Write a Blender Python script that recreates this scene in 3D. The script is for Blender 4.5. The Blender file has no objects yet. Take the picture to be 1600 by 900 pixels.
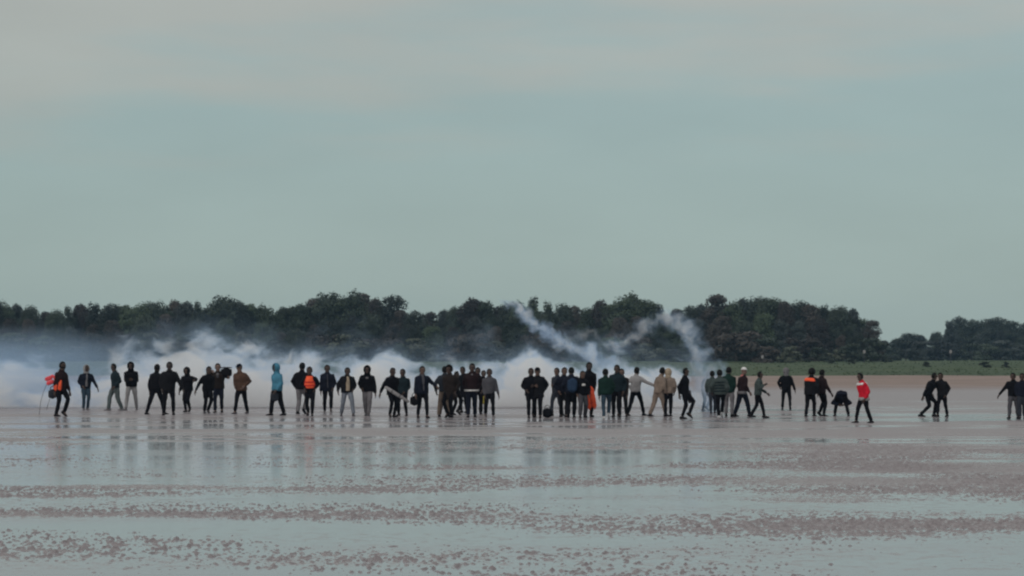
import bpy, bmesh, math, random
import numpy as np
from mathutils import Vector, Matrix, noise as mnoise

# ------------------------------------------------------------------ camera, sky, sun, exposure
scene = bpy.context.scene
C = scene.collection
R = math.radians
F_PX, HOR, CAM_H = 3440.0, 567.0, 1.88          # focal length in photo pixels (1600 wide), horizon row, eye height

cam_d = bpy.data.cameras.new('camera')
cam = bpy.data.objects.new('camera', cam_d); C.objects.link(cam)
cam_d.sensor_width = 36.0
cam_d.lens = 36.0 * F_PX / 1600.0
cam_d.clip_start, cam_d.clip_end = 0.5, 8000.0
cam.location = (0, 0, CAM_H)
cam.rotation_euler = (R(90) + math.atan((HOR - 450.0) / F_PX), 0, 0)
scene.camera = cam

SUN_EL, SUN_AZ = R(24), R(215)                   # low sun behind a thick veil, behind the camera to the left
world = bpy.data.worlds.new('World'); scene.world = world; world.use_nodes = True
wt = world.node_tree; wt.nodes.clear()
def wn(t, **k):
    n = wt.nodes.new(t)
    for a, b in k.items(): setattr(n, a, b)
    return n
wl = wt.links.new
w_out = wn('ShaderNodeOutputWorld'); w_add = wn('ShaderNodeAddShader')
bg_sky = wn('ShaderNodeBackground'); bg_veil = wn('ShaderNodeBackground')
sky = wn('ShaderNodeTexSky', sky_type='NISHITA', sun_disc=False, sun_elevation=SUN_EL, sun_rotation=SUN_AZ,
         air_density=1.0, dust_density=3.0, ozone_density=2.0)
wl(sky.outputs[0], bg_sky.inputs[0]); bg_sky.inputs[1].default_value = 0.012
tc = wn('ShaderNodeTexCoord'); sep = wn('ShaderNodeSeparateXYZ'); wl(tc.outputs['Generated'], sep.inputs[0])
def wmath(op, a, b=None, clamp=False):
    n = wn('ShaderNodeMath', operation=op, use_clamp=clamp)
    for i, v in enumerate((a, b)):
        if v is None: continue
        if isinstance(v, (int, float)): n.inputs[i].default_value = v
        else: wl(v, n.inputs[i])
    return n.outputs[0]
# soft overcast: a clearer green-grey band low down, a warm grey cloud deck above it with an uneven lower edge
mp = wn('ShaderNodeMapping'); mp.inputs['Scale'].default_value = (3.2, 3.2, 22.0); wl(tc.outputs['Generated'], mp.inputs[0])
nz = wn('ShaderNodeTexNoise'); nz.inputs['Scale'].default_value = 1.6; nz.inputs['Detail'].default_value = 5.0
nz.inputs['Roughness'].default_value = 0.5; wl(mp.outputs[0], nz.inputs['Vector'])
edge = wmath('ADD', sep.outputs[2], wmath('MULTIPLY', wmath('SUBTRACT', nz.outputs[0], 0.5), 0.20))
edge = wmath('SUBTRACT', edge, wmath('MULTIPLY', sep.outputs[0], 0.09))
deck = wn('ShaderNodeMapRange', interpolation_type='SMOOTHSTEP')
deck.inputs['From Min'].default_value = 0.100; deck.inputs['From Max'].default_value = 0.165
wl(edge, deck.inputs['Value'])
band = wn('ShaderNodeValToRGB'); cr = band.color_ramp
cr.elements[0].position = 0.0; cr.elements[0].color = (0.320, 0.390, 0.362, 1)
cr.elements[1].position = 0.11; cr.elements[1].color = (0.292, 0.382, 0.373, 1)
e = cr.elements.new(1.0); e.color = (0.60, 0.62, 0.62, 1)
wl(sep.outputs[2], band.inputs[0])
cloud = wn('ShaderNodeValToRGB'); cr = cloud.color_ramp
cr.elements[0].position = 0.05; cr.elements[0].color = (0.318, 0.362, 0.340, 1)
cr.elements[1].position = 0.2; cr.elements[1].color = (0.398, 0.408, 0.372, 1)
e = cr.elements.new(1.0); e.color = (0.70, 0.68, 0.66, 1)
wl(sep.outputs[2], cloud.inputs[0])
mx = wn('ShaderNodeMix', data_type='RGBA'); wl(deck.outputs[0], mx.inputs[0]); wl(band.outputs[0], mx.inputs[6]); wl(cloud.outputs[0], mx.inputs[7])
# faint mottling of the veil
mp2 = wn('ShaderNodeMapping'); mp2.inputs['Scale'].default_value = (4, 4, 14); wl(tc.outputs['Generated'], mp2.inputs[0])
nz2 = wn('ShaderNodeTexNoise'); nz2.inputs['Scale'].default_value = 2.2; nz2.inputs['Detail'].default_value = 3; wl(mp2.outputs[0], nz2.inputs['Vector'])
mot = wmath('ADD', wmath('MULTIPLY', nz2.outputs[0], 0.18), 0.91)
mul = wn('ShaderNodeMix', data_type='RGBA', blend_type='MULTIPLY'); mul.inputs[0].default_value = 1
wl(mx.outputs[2], mul.inputs[6]); wl(mot, mul.inputs[7])
wl(mul.outputs[2], bg_veil.inputs[0]); bg_veil.inputs[1].default_value = 1.0
wl(bg_sky.outputs[0], w_add.inputs[0]); wl(bg_veil.outputs[0], w_add.inputs[1]); wl(w_add.outputs[0], w_out.inputs[0])

sun_d = bpy.data.lights.new('sun', 'SUN'); sun_d.energy = 0.7; sun_d.angle = R(30); sun_d.color = (1.0, 0.93, 0.86)
sun = bpy.data.objects.new('sun', sun_d); C.objects.link(sun)
sdir = Vector((math.sin(SUN_AZ) * math.cos(SUN_EL), math.cos(SUN_AZ) * math.cos(SUN_EL), math.sin(SUN_EL)))
sun.rotation_euler = sdir.to_track_quat('Z', 'Y').to_euler(); sun.location = sdir * 100

scene.view_settings.view_transform = 'Standard'; scene.view_settings.look = 'None'
scene.view_settings.exposure = 0.0; scene.view_settings.gamma = 1.0
scene.render.engine = 'CYCLES'
cy = scene.cycles
cy.use_denoising = True
try: cy.denoiser = 'OPENIMAGEDENOISE'
except Exception: pass
cy.max_bounces = 8; cy.diffuse_bounces = 3; cy.glossy_bounces = 4; cy.transparent_max_bounces = 8; cy.volume_bounces = 5
cy.volume_step_rate = 1.0; cy.volume_max_steps = 256
cy.filter_width = 2.2
rnd = random.Random(7)
nrg = np.random.default_rng(11)

# ------------------------------------------------------------------ helpers
def px_ground(x, y, z=0.0):
    "a photo pixel on level ground at height z -> world X, Y"
    Y = (CAM_H - z) * F_PX / (y - HOR)
    return (x - 800.0) * Y / F_PX, Y
def link(o, parent=None):
    C.objects.link(o)
    if parent is not None: o.parent = parent
    return o
def mesh_obj(name, verts, faces, mat=None, parent=None, smooth=True):
    me = bpy.data.meshes.new(name); me.from_pydata([tuple(v) for v in verts], [], faces)
    if smooth: me.polygons.foreach_set('use_smooth', [True] * len(me.polygons))
    if mat: me.materials.append(mat)
    me.update()
    return link(bpy.data.objects.new(name, me), parent)
def empty(name, loc):
    o = bpy.data.objects.new(name, None); o.location = loc; o.empty_display_size = 0.2
    return link(o)
def tag(o, label, cat, group=None):
    o['label'] = label; o['category'] = cat
    if group: o['group'] = group
    return o
def kind(o, k, label=None):
    o['kind'] = k
    if label: o['label'] = label
    return o
def grid_mesh(name, X, Y, Z, mat):
    r, c = X.shape
    me = bpy.data.meshes.new(name)
    v = np.stack([X, Y, Z], -1).reshape(-1, 3).astype(np.float32)
    idx = np.arange(r * c).reshape(r, c)
    q = np.stack([idx[:-1, :-1], idx[:-1, 1:], idx[1:, 1:], idx[1:, :-1]], -1).reshape(-1, 4).astype(np.int32)
    me.vertices.add(len(v)); me.vertices.foreach_set('co', v.ravel())
    me.loops.add(q.size); me.loops.foreach_set('vertex_index', q.ravel())
    me.polygons.add(len(q)); me.polygons.foreach_set('loop_start', np.arange(0, q.size, 4, dtype=np.int32))
    me.polygons.foreach_set('use_smooth', np.ones(len(q), bool))
    me.update(calc_edges=True); me.materials.append(mat)
    return link(bpy.data.objects.new(name, me))

def new_mat(name):
    m = bpy.data.materials.new(name); m.use_nodes = True
    nt = m.node_tree; b = nt.nodes['Principled BSDF']
    return m, nt, b
def N(nt, t, **k):
    n = nt.nodes.new(t)
    for a, v in k.items(): setattr(n, a, v)
    return n
def set_in(nt, n, key, v):
    if hasattr(v, 'is_output'): nt.links.new(v, n.inputs[key])
    else: n.inputs[key].default_value = v
def M(nt, op, a, b=None, c=None, clamp=False):
    n = N(nt, 'ShaderNodeMath', operation=op, use_clamp=clamp)
    for i, v in enumerate((a, b, c)):
        if v is not None: set_in(nt, n, i, v)
    return n.outputs[0]
def VM(nt, op, a, b=None, out=0):
    n = N(nt, 'ShaderNodeVectorMath', operation=op)
    set_in(nt, n, 0, a)
    if b is not None: set_in(nt, n, 1, b)
    return n.outputs[out]
def noise_tex(nt, vec, scale, detail=4, rough=0.55, dist=0.0):
    n = N(nt, 'ShaderNodeTexNoise'); nt.links.new(vec, n.inputs['Vector'])
    n.inputs['Scale'].default_value = scale; n.inputs['Detail'].default_value = detail
    n.inputs['Roughness'].default_value = rough; n.inputs['Distortion'].default_value = dist
    return n.outputs[0]
def ramp(nt, fac, stops):
    n = N(nt, 'ShaderNodeValToRGB'); e = n.color_ramp.elements
    e[0].position, e[0].color = stops[0][0], (*stops[0][1], 1)
    e[1].position, e[1].color = stops[-1][0], (*stops[-1][1], 1)
    for p, col in stops[1:-1]:
        k = e.new(p); k.color = (*col, 1)
    nt.links.new(fac, n.inputs[0])
    return n.outputs[0]
def scaled(nt, vec, s):
    n = N(nt, 'ShaderNodeMapping'); n.inputs['Scale'].default_value = s; nt.links.new(vec, n.inputs[0]); return n.outputs[0]
def mixc(nt, fac, a, b):
    n = N(nt, 'ShaderNodeMix', data_type='RGBA')
    set_in(nt, n, 0, fac); set_in(nt, n, 6, a); set_in(nt, n, 7, b)
    return n.outputs[2]
def maprange(nt, v, a, b, c=0.0, d=1.0, smooth=True):
    n = N(nt, 'ShaderNodeMapRange', interpolation_type='SMOOTHSTEP' if smooth else 'LINEAR')
    nt.links.new(v, n.inputs[0])
    for i, q in enumerate((a, b, c, d)): n.inputs[i + 1].default_value = q
    return n.outputs[0]

# ------------------------------------------------------------------ materials of the setting
def make_sand():
    m, nt, b = new_mat('sand')
    geo = N(nt, 'ShaderNodeNewGeometry'); pos = geo.outputs['Position']
    sp = N(nt, 'ShaderNodeSeparateXYZ'); nt.links.new(pos, sp.inputs[0])
    streak = noise_tex(nt, scaled(nt, pos, (0.05, 0.25, 1)), 1.0, 5, 0.6)
    yy = M(nt, 'ADD', sp.outputs[1], M(nt, 'MULTIPLY', M(nt, 'SUBTRACT', streak, 0.5), 60.0))
    dry = maprange(nt, yy, 138, 178)
    fine = noise_tex(nt, pos, 9.0, 4, 0.65)
    wetc = ramp(nt, fine, [(0.3, (0.195, 0.172, 0.182)), (0.7, (0.280, 0.252, 0.265))])
    dryc = ramp(nt, noise_tex(nt, scaled(nt, pos, (0.08, 0.5, 1)), 1.0, 6, 0.65), [(0.34, (0.205, 0.160, 0.142)), (0.66, (0.330, 0.258, 0.228))])
    nt.links.new(mixc(nt, dry, wetc, dryc), b.inputs['Base Color'])
    nt.links.new(M(nt, 'ADD', M(nt, 'MULTIPLY', dry, 0.45), M(nt, 'ADD', M(nt, 'MULTIPLY', fine, 0.12), maprange(nt, sp.outputs[2], 0.0, 0.016, 0.16, 0.36))), b.inputs['Roughness'])
    nt.links.new(M(nt, 'SUBTRACT', 0.34, M(nt, 'MULTIPLY', dry, 0.22)), b.inputs['Specular IOR Level'])
    bp = N(nt, 'ShaderNodeBump'); bp.inputs['Strength'].default_value = 0.35; bp.inputs['Distance'].default_value = 0.006
    nt.links.new(noise_tex(nt, pos, 22.0, 3, 0.6), bp.inputs['Height']); nt.links.new(bp.outputs[0], b.inputs['Normal'])
    return m
def make_water():
    m, nt, b = new_mat('shallow_water')
    geo = N(nt, 'ShaderNodeNewGeometry'); pos = geo.outputs['Position']
    film = noise_tex(nt, scaled(nt, pos, (1.6, 1.2, 1)), 3.2, 6, 0.7)          # where the film is thin the rippled sand shows through
    film = M(nt, 'MULTIPLY', maprange(nt, film, 0.46, 0.66), maprange(nt, noise_tex(nt, scaled(nt, pos, (0.12, 0.45, 1)), 1.0, 4, 0.6), 0.38, 0.62))
    nt.links.new(mixc(nt, film, (0.255, 0.262, 0.290, 1), (0.235, 0.205, 0.215, 1)), b.inputs['Base Color'])
    b.inputs['IOR'].default_value = 1.7
    r = noise_tex(nt, scaled(nt, pos, (0.10, 0.35, 1)), 1.0, 4, 0.6)
    nt.links.new(M(nt, 'ADD', maprange(nt, r, 0.35, 0.75, 0.09, 0.17), M(nt, 'MULTIPLY', film, 0.16)), b.inputs['Roughness'])
    nt.links.new(M(nt, 'SUBTRACT', 0.5, M(nt, 'MULTIPLY', film, 0.22)), b.inputs['Specular IOR Level'])
    bp = N(nt, 'ShaderNodeBump'); bp.inputs['Strength'].default_value = 0.05; bp.inputs['Distance'].default_value = 0.01
    nt.links.new(noise_tex(nt, scaled(nt, pos, (1.0, 2.2, 1)), 5.0, 3, 0.5), bp.inputs['Height']); nt.links.new(bp.outputs[0], b.inputs['Normal'])
    return m
def make_grass_ground():
    m, nt, b = new_mat('grass_ground')
    geo = N(nt, 'ShaderNodeNewGeometry'); pos = geo.outputs['Position']
    n1 = noise_tex(nt, scaled(nt, pos, (0.05, 0.10, 1)), 1.0, 6, 0.65)
    n2 = noise_tex(nt, scaled(nt, pos, (0.5, 0.8, 1)), 1.0, 4, 0.6)
    c = ramp(nt, M(nt, 'ADD', M(nt, 'MULTIPLY', n1, 0.7), M(nt, 'MULTIPLY', n2, 0.3)),
             [(0.30, (0.042, 0.064, 0.038)), (0.5, (0.062, 0.092, 0.050)), (0.68, (0.090, 0.112, 0.066))])
    nt.links.new(c, b.inputs['Base Color']); b.inputs['Roughness'].default_value = 0.9
    b.inputs['Specular IOR Level'].default_value = 0.15
    return m
SAND, WATER, GRASS = make_sand(), make_water(), make_grass_ground()

# ------------------------------------------------------------------ noise fields for the beach relief
def field(n, cell, lo, hi, ax=1.0, ay=1.0, seed=0):
    "periodic band-passed noise: n x n cells, wavelengths lo..hi metres, stretched by ax, ay; unit variance"
    g = np.random.default_rng(seed)
    f = np.fft.rfft2(g.standard_normal((n, n)))
    ky = np.fft.fftfreq(n, cell)[:, None] * ay; kx = np.fft.rfftfreq(n, cell)[None, :] * ax
    k = np.sqrt(kx ** 2 + ky ** 2) + 1e-9
    w = np.exp(-((np.log(k) - math.log(1 / math.sqrt(lo * hi))) / (0.5 * math.log(hi / lo) + 1e-6)) ** 2) / k ** 0.5
    a = np.fft.irfft2(f * w, s=(n, n)); a -= a.mean()
    return (a / a.std(), cell)
def samp(fld, x, y):
    a, c = fld; n = a.shape[0]
    u = np.mod(x / c, n); v = np.mod(y / c, n)
    i = np.floor(u).astype(int) % n; j = np.floor(v).astype(int) % n; fu = u - np.floor(u); fv = v - np.floor(v)
    i1 = (i + 1) % n; j1 = (j + 1) % n
    return (a[j, i] * (1 - fu) + a[j, i1] * fu) * (1 - fv) + (a[j1, i] * (1 - fu) + a[j1, i1] * fu) * fv
F_RIP = field(1024, 0.02, 0.058, 0.12, 1.1, 0.85, 1)
F_RIP2 = field(1024, 0.03, 0.22, 0.55, 1.0, 1.6, 2)
F_MID = field(1024, 0.15, 1.5, 7.0, 2.2, 0.9, 3)
F_BAR = field(1024, 0.4, 6.0, 22.0, 4.0, 0.85, 4)
F_FAR = field(1024, 0.15, 0.8, 3.0, 3.0, 1.0, 5)
F_PATCH = field(1024, 0.15, 3.0, 10.0, 1.6, 1.0, 6)

def sm(a, b, t):
    t = np.clip((t - a) / (b - a), 0, 1); return t * t * (3 - 2 * t)
def beach_base(y):
    "the beach: level flats, then a gentle rise to the foot of the grass"
    return 0.02 * sm(95, 140, y) + 0.46 * sm(135, 265, y)
BASE = -0.0122
def sand_height(x, y):
    g = lambda yc, slope, w: np.exp(-((y - yc - slope * x) / w) ** 2)
    bars = (0.026 * g(51.2, -0.16, 2.2) + 0.017 * g(39.6, -0.10, 1.3)
            + 0.017 * g(26.6, -0.10, 1.5) + 0.021 * g(24.9, -0.16, 0.75) * sm(-2.0, 1.0, x) * sm(6.5, 4.0, x)
            + 0.016 * g(20.1, 0.05, 0.6) * sm(-1.0, 2.5, x) - 0.012 * g(45.0, -0.12, 2.2) * sm(10, 2, x) - 0.003 * g(32.5, -0.1, 2.5) - 0.001 * g(23.2, -.1, .8)
            + 0.016 * g(61.5, -0.05, 1.6) + 0.014 * g(69.0, 0.04, 1.6) + 0.016 * g(82, 0.03, 4.5) + 0.018 * sm(84, 98, y))
    right = 0.013 * sm(1.0, 5.0, x * 30 / y) * sm(23.0, 26.0, y) * sm(76, 52, y)
    near = sm(70, 42, y)
    h = BASE + 0.50 * bars + 0.9 * right + (0.0035 + 0.003 * sm(45, 60, y)) * samp(F_BAR, x, y) + (0.0030 + 0.002 * sm(45, 60, y)) * samp(F_MID, x, y)
    patch = 0.68 + 0.36 * np.tanh(1.2 * samp(F_PATCH, x, y))
    rip = samp(F_RIP, x, y) * 0.0140 * near + samp(F_RIP2, x, y) * 0.0045 * sm(75, 42, y)
    h = h + rip * patch + samp(F_FAR, x, y) * 0.0070 * sm(36, 56, y)
    h = h + 0.0128 * sm(47, 60, y) + 0.012 * sm(100, 125, y)
    return h + beach_base(y)

rows = [16.0]
while rows[-1] < 150: rows.append(rows[-1] + 0.042 * max(1.0, (rows[-1] / 40.0)) ** 2)
while rows[-1] < 275: rows.append(rows[-1] + 1.6)
ry = np.array(rows); u = np.linspace(-1, 1, 700)
GX = u[None, :] * (1.9 + 0.268 * ry)[:, None]; GY = np.repeat(ry[:, None], len(u), 1)
GZ = sand_height(GX, GY)
kind(grid_mesh('sand_flat', GX, GY, GZ, SAND), 'structure')
# coarse beach round and under the detailed flat
by = np.concatenate([np.linspace(-600, 0, 12), np.linspace(10, 280, 55)]); bx = np.linspace(-900, 900, 61)
BX, BY = np.meshgrid(bx, by)
kind(grid_mesh('beach', BX, BY, beach_base(BY) - 0.09, SAND), 'structure')
WX, WY = np.meshgrid(np.linspace(-320, 320, 33), np.linspace(-120, 150, 28))
kind(grid_mesh('water', WX, WY, np.zeros_like(WX), WATER), 'structure')

# grass bank and the land behind it
def bank_height(x, y):
    e = 1.3 * np.sin(x * 0.11) + 0.9 * np.sin(x * 0.043 + 1.2) + 0.6 * np.sin(x * 0.37 + 0.4)
    z = beach_base(np.array(262.0)) - 0.12 + 0.62 * sm(236, 262, y + e * 2.2) + 1.15 * sm(256, 400, y) + 0.10 * samp(F_MID, x * 0.12, y * 0.3) * sm(250, 280, y)
    return z + 4.0 * sm(470, 1500, y)
gy = np.concatenate([np.linspace(228, 300, 60), np.linspace(303, 480, 60), np.linspace(500, 3500, 25)])
gx = np.concatenate([np.linspace(-2500, -130, 14), np.linspace(-120, 120, 240), np.linspace(130, 2500, 14)])
LX, LY = np.meshgrid(gx, gy)
kind(grid_mesh('grass_bank', LX, LY, bank_height(LX, LY), GRASS), 'structure')
def land_z(x, y): return float(bank_height(np.array([x], float), np.array([y], float))[0])

# ------------------------------------------------------------------ foliage
def leaf_mat(name, lo, hi, spread=0.75):
    m, nt, b = new_mat(name)
    oi = N(nt, 'ShaderNodeObjectInfo'); geo = N(nt, 'ShaderNodeNewGeometry')
    t = noise_tex(nt, geo.outputs['Position'], 0.55, 3, 0.6)
    f = M(nt, 'ADD', M(nt, 'MULTIPLY', oi.outputs['Random'], spread), M(nt, 'MULTIPLY', t, 0.5), clamp=True)
    c = ramp(nt, f, [(0.25, tuple(q * 0.72 for q in lo)), (1.0, tuple(q * 1.3 for q in hi))])
    nt.links.new(c, b.inputs['Base Color']); b.inputs['Roughness'].default_value = 0.7; b.inputs['Specular IOR Level'].default_value = 0.25
    return m
LEAF = [leaf_mat('foliage_dark', (0.026, 0.036, 0.031), (0.040, 0.056, 0.041)),
        leaf_mat('foliage_green', (0.031, 0.046, 0.031), (0.052, 0.076, 0.044)),
        leaf_mat('foliage_russet', (0.034, 0.032, 0.031), (0.054, 0.048, 0.043)),
        leaf_mat('foliage_blue', (0.026, 0.034, 0.036), (0.042, 0.054, 0.052)),
        leaf_mat('foliage_sallow', (0.040, 0.048, 0.040), (0.064, 0.075, 0.056))]
BARK, nt_, b_ = new_mat('bark'); b_.inputs['Base Color'].default_value = (0.055, 0.045, 0.038, 1); b_.inputs['Roughness'].default_value = 0.9
geo_ = N(nt_, 'ShaderNodeNewGeometry'); nt_.links.new(ramp(nt_, noise_tex(nt_, geo_.outputs['Position'], 3.0), [(0.3, (0.035, 0.03, 0.026)), (0.7, (0.085, 0.07, 0.058))]), b_.inputs['Base Color'])

def tube_geo(pts, radii, sides=8, v0=0, cap=True, frame=None):
    "rings along a polyline -> verts, faces; radii are floats or (a, b) pairs; frame = fixed first axis"
    V, Fc = [], []
    n = len(pts)
    for i, p in enumerate(pts):
        d = (pts[min(i + 1, n - 1)] - pts[max(i - 1, 0)])
        d = d.normalized() if d.length > 1e-6 else Vector((0, 0, 1))
        if frame is not None: a = (frame - d * frame.dot(d)).normalized()
        else:
            h = Vector((0, 1, 0)) if abs(d.y) < 0.9 else Vector((1, 0, 0))
            a = (h - d * h.dot(d)).normalized()
        b = d.cross(a)
        r = radii[i]; ra, rb = r if isinstance(r, tuple) else (r, r)
        for k in range(sides):
            t = 2 * math.pi * k / sides
            V.append(p + a * (ra * math.cos(t)) + b * (rb * math.sin(t)))
    for i in range(n - 1):
        for k in range(sides):
            k2 = (k + 1) % sides
            Fc.append((v0 + i * sides + k, v0 + i * sides + k2, v0 + (i + 1) * sides + k2, v0 + (i + 1) * sides + k))
    if cap:
        Fc.append(tuple(v0 + k for k in reversed(range(sides)))); Fc.append(tuple(v0 + (n - 1) * sides + k for k in range(sides)))
    return V, Fc

def crown_mesh(name, seed, n_blob, n_leaf, wid, hgt, base, size, mat, spiky=0.0):
    "leaf-clump faces spread through overlapping uneven masses; crown fits radius wid, from base to base+hgt"
    g = np.random.default_rng(seed)
    bl = []
    for i in range(n_blob):
        t = g.uniform(0, 1); prof = math.sin(math.pi * min(0.95, 0.34 + 0.61 * t)) ** 0.6 * (1 - 0.35 * spiky * t)
        r = wid * prof * math.sqrt(g.uniform(0, 1)) * 0.86; a = g.uniform(0, 2 * math.pi)
        bl.append((r * math.cos(a), r * math.sin(a), base + hgt * t, wid * g.uniform(0.20, 0.42) * (1 - 0.4 * t * spiky), hgt * g.uniform(0.07, 0.15)))
    V = np.zeros((n_leaf * 4, 3), np.float32)
    w = np.array([b[3] ** 2 for b in bl]); w /= w.sum()
    ch = g.choice(n_blob, n_leaf, p=w)
    B = np.array(bl)[ch]
    d = g.standard_normal((n_leaf, 3)); d /= np.linalg.norm(d, axis=1)[:, None]
    rr = g.uniform(0.45, 1.08, n_leaf) ** 0.6
    c = B[:, :3] + d * np.stack([B[:, 3], B[:, 3], B[:, 4]], 1) * rr[:, None]
    nrm = d * 1.1 + g.standard_normal((n_leaf, 3)) * 0.42 + np.array([0, 0, 0.3]); nrm /= np.linalg.norm(nrm, axis=1)[:, None]
    t1 = np.cross(nrm, g.standard_normal((n_leaf, 3))); t1 /= np.linalg.norm(t1, axis=1)[:, None]
    t2 = np.cross(nrm, t1)
    s = size * g.uniform(0.5, 1.25, n_leaf)[:, None]
    V[0::4] = c - t1 * s * 0.9; V[1::4] = c - t2 * s * 0.45 + nrm * s * 0.12; V[2::4] = c + t1 * s * 0.9; V[3::4] = c + t2 * s * 0.45 + nrm * s * 0.12
    me = bpy.data.meshes.new(name); q = np.arange(n_leaf * 4, dtype=np.int32)
    me.vertices.add(n_leaf * 4); me.vertices.foreach_set('co', V.ravel())
    me.loops.add(n_leaf * 4); me.loops.foreach_set('vertex_index', q)
    me.polygons.add(n_leaf); me.polygons.foreach_set('loop_start', np.arange(0, n_leaf * 4, 4, dtype=np.int32))
    me.update(calc_edges=True); me.materials.append(mat)
    return me, bl
def trunk_mesh(name, seed, bl, base, hgt, r0):
    g = random.Random(seed); V, Fc = [], []
    top = base + hgt * 0.75
    pts = [Vector((g.uniform(-.12, .12) * i, g.uniform(-.12, .12) * i, top * i / 5)) for i in range(6)]
    v, f = tube_geo(pts, [r0 * (1 - 0.15 * i) for i in range(6)], 7); V += v; Fc += f
    for b in bl[:9]:
        p1 = Vector(b[:3]); p0 = pts[min(4, max(1, int(p1.z / top * 5) - 1))]
        mid = p0.lerp(p1, 0.5) + Vector((0, 0, 0.25))
        v, f = tube_geo([p0, mid, p1], [r0 * .42, r0 * .28, r0 * .1], 5, len(V)); V += v; Fc += f
    me = bpy.data.meshes.new(name); me.from_pydata([tuple(p) for p in V], [], Fc); me.materials.append(BARK); me.update()
    return me
# tree forms, all about 10 m tall, scaled when placed
TREES = []
for i in range(9):
    li = [0, 1, 0, 2, 1, 0, 3, 2, 3][i]
    spiky = [0, 0, .7, 0, .2, 0, .3, .2, .6][i]
    wid = [3.6, 3.2, 2.5, 3.4, 3.8, 4.0, 3.0, 3.1, 2.6][i]
    me, bl = crown_mesh('crown', 100 + i, 60, 9000, wid, 8.7, 0.7, 0.235, LEAF[li], spiky)
    TREES.append((me, trunk_mesh('trunk', 200 + i, bl, 1.1, 8.4, 0.22), ['dark', 'green', 'dark', 'russet', 'green', 'dark', 'bluish', 'russet', 'bluish'][i]))
SHRUBS = []
for i in range(5):
    li = [1, 4, 0, 2, 3][i]
    me, bl = crown_mesh('crown', 300 + i, 22, 1700, 2.3, 2.7, 0.1, 0.26, LEAF[li], 0.0)
    SHRUBS.append((me, trunk_mesh('trunk', 400 + i, bl, 0.1, 2.0, 0.09), ['green', 'grey-green', 'dark', 'russet', 'bluish'][i]))

PROF = [(0,465),(15,474),(35,469),(52,477),(62,486),(87,482),(100,480),(115,472),(140,468),(165,470),(190,476),(212,469),(245,467),(275,467),(312,469),(330,472),(347,460),(370,465),(387,474),
 (400,472),(425,475),(442,481),(452,474),(475,474),(492,462),(510,454),(540,451),(565,455),(587,461),(597,467),(610,460),(620,477),(625,485),(645,482),(662,480),(675,486),(697,479),(717,472),(735,464),(755,469),(775,476),(790,470),
 (820,467),(835,462),(850,472),(860,467),(872,475),(885,467),(897,477),(912,480),(927,475),(945,461),(972,455),(1000,462),(1025,470),(1042,477),(1050,482),(1070,477),(1100,470),(1120,460),(1145,467),(1155,461),(1180,461),(1200,464),
 (1227,465),(1250,466),(1265,476),(1277,469),(1295,476),(1320,477),(1340,484),(1356,492),(1366,514),(1372,527),(1382,530),(1405,526),(1422,520),(1437,521),(1450,530),(1465,515),(1477,502),(1500,494),(1520,497),(1545,495),(1567,494),(1590,500),(1640,498),(1700,505)]
def prof(x):
    if x <= 0: return 466 + 6 * math.sin(x * 0.07)
    return float(np.interp(x, [p[0] for p in PROF], [p[1] for p in PROF]))
PEAKS = {347: 'tallest tree of the left wood, a pointed crown above its neighbours',
         540: 'broad green tree crown, highest point of the whole tree line',
         610: 'slender tree spire at the right end of the tallest clump',
         735: 'dark rounded tree peak right of the low dip in the wood',
         835: 'narrow pointed tree where the first smoke arc starts',
         972: 'big rounded green tree crown above the second smoke arc',
         1120: 'tall bushy tree peak right of the second smoke arc',
         1360: 'sloping tree at the right-hand end of the long wood',
         1422: 'low distant tree hump alone in the gap on the right',
         1500: 'highest tree of the separate wood at the far right'}
def section(x):
    return ('left' if x < 420 else 'middle' if x < 800 else 'centre right' if x < 1110 else 'right' if x < 1372 else 'far right')
def put_tree(forms, i, x, top_y, Y, wscale, name, label, cat, group):
    me_c, me_t, tone = forms[i]
    X = (x - 800) * Y / F_PX; z0 = land_z(X, Y) - 0.1
    top = CAM_H + (HOR - top_y) * Y / F_PX
    nat = max(v.co.z for v in me_c.vertices) if 'top' not in me_c else me_c['top']
    me_c['top'] = nat
    s = max(0.3, (top - z0) / nat)
    e = empty(name, (X, Y, z0)); e.rotation_euler.z = rnd.uniform(0, 6.28)
    e.scale = (s * wscale, s * wscale, s)
    for nm, me in (('crown', me_c), ('trunk', me_t)): link(bpy.data.objects.new(nm, me), e)
    tag(e, label(tone) if callable(label) else label, cat, group)
    return e
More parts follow.
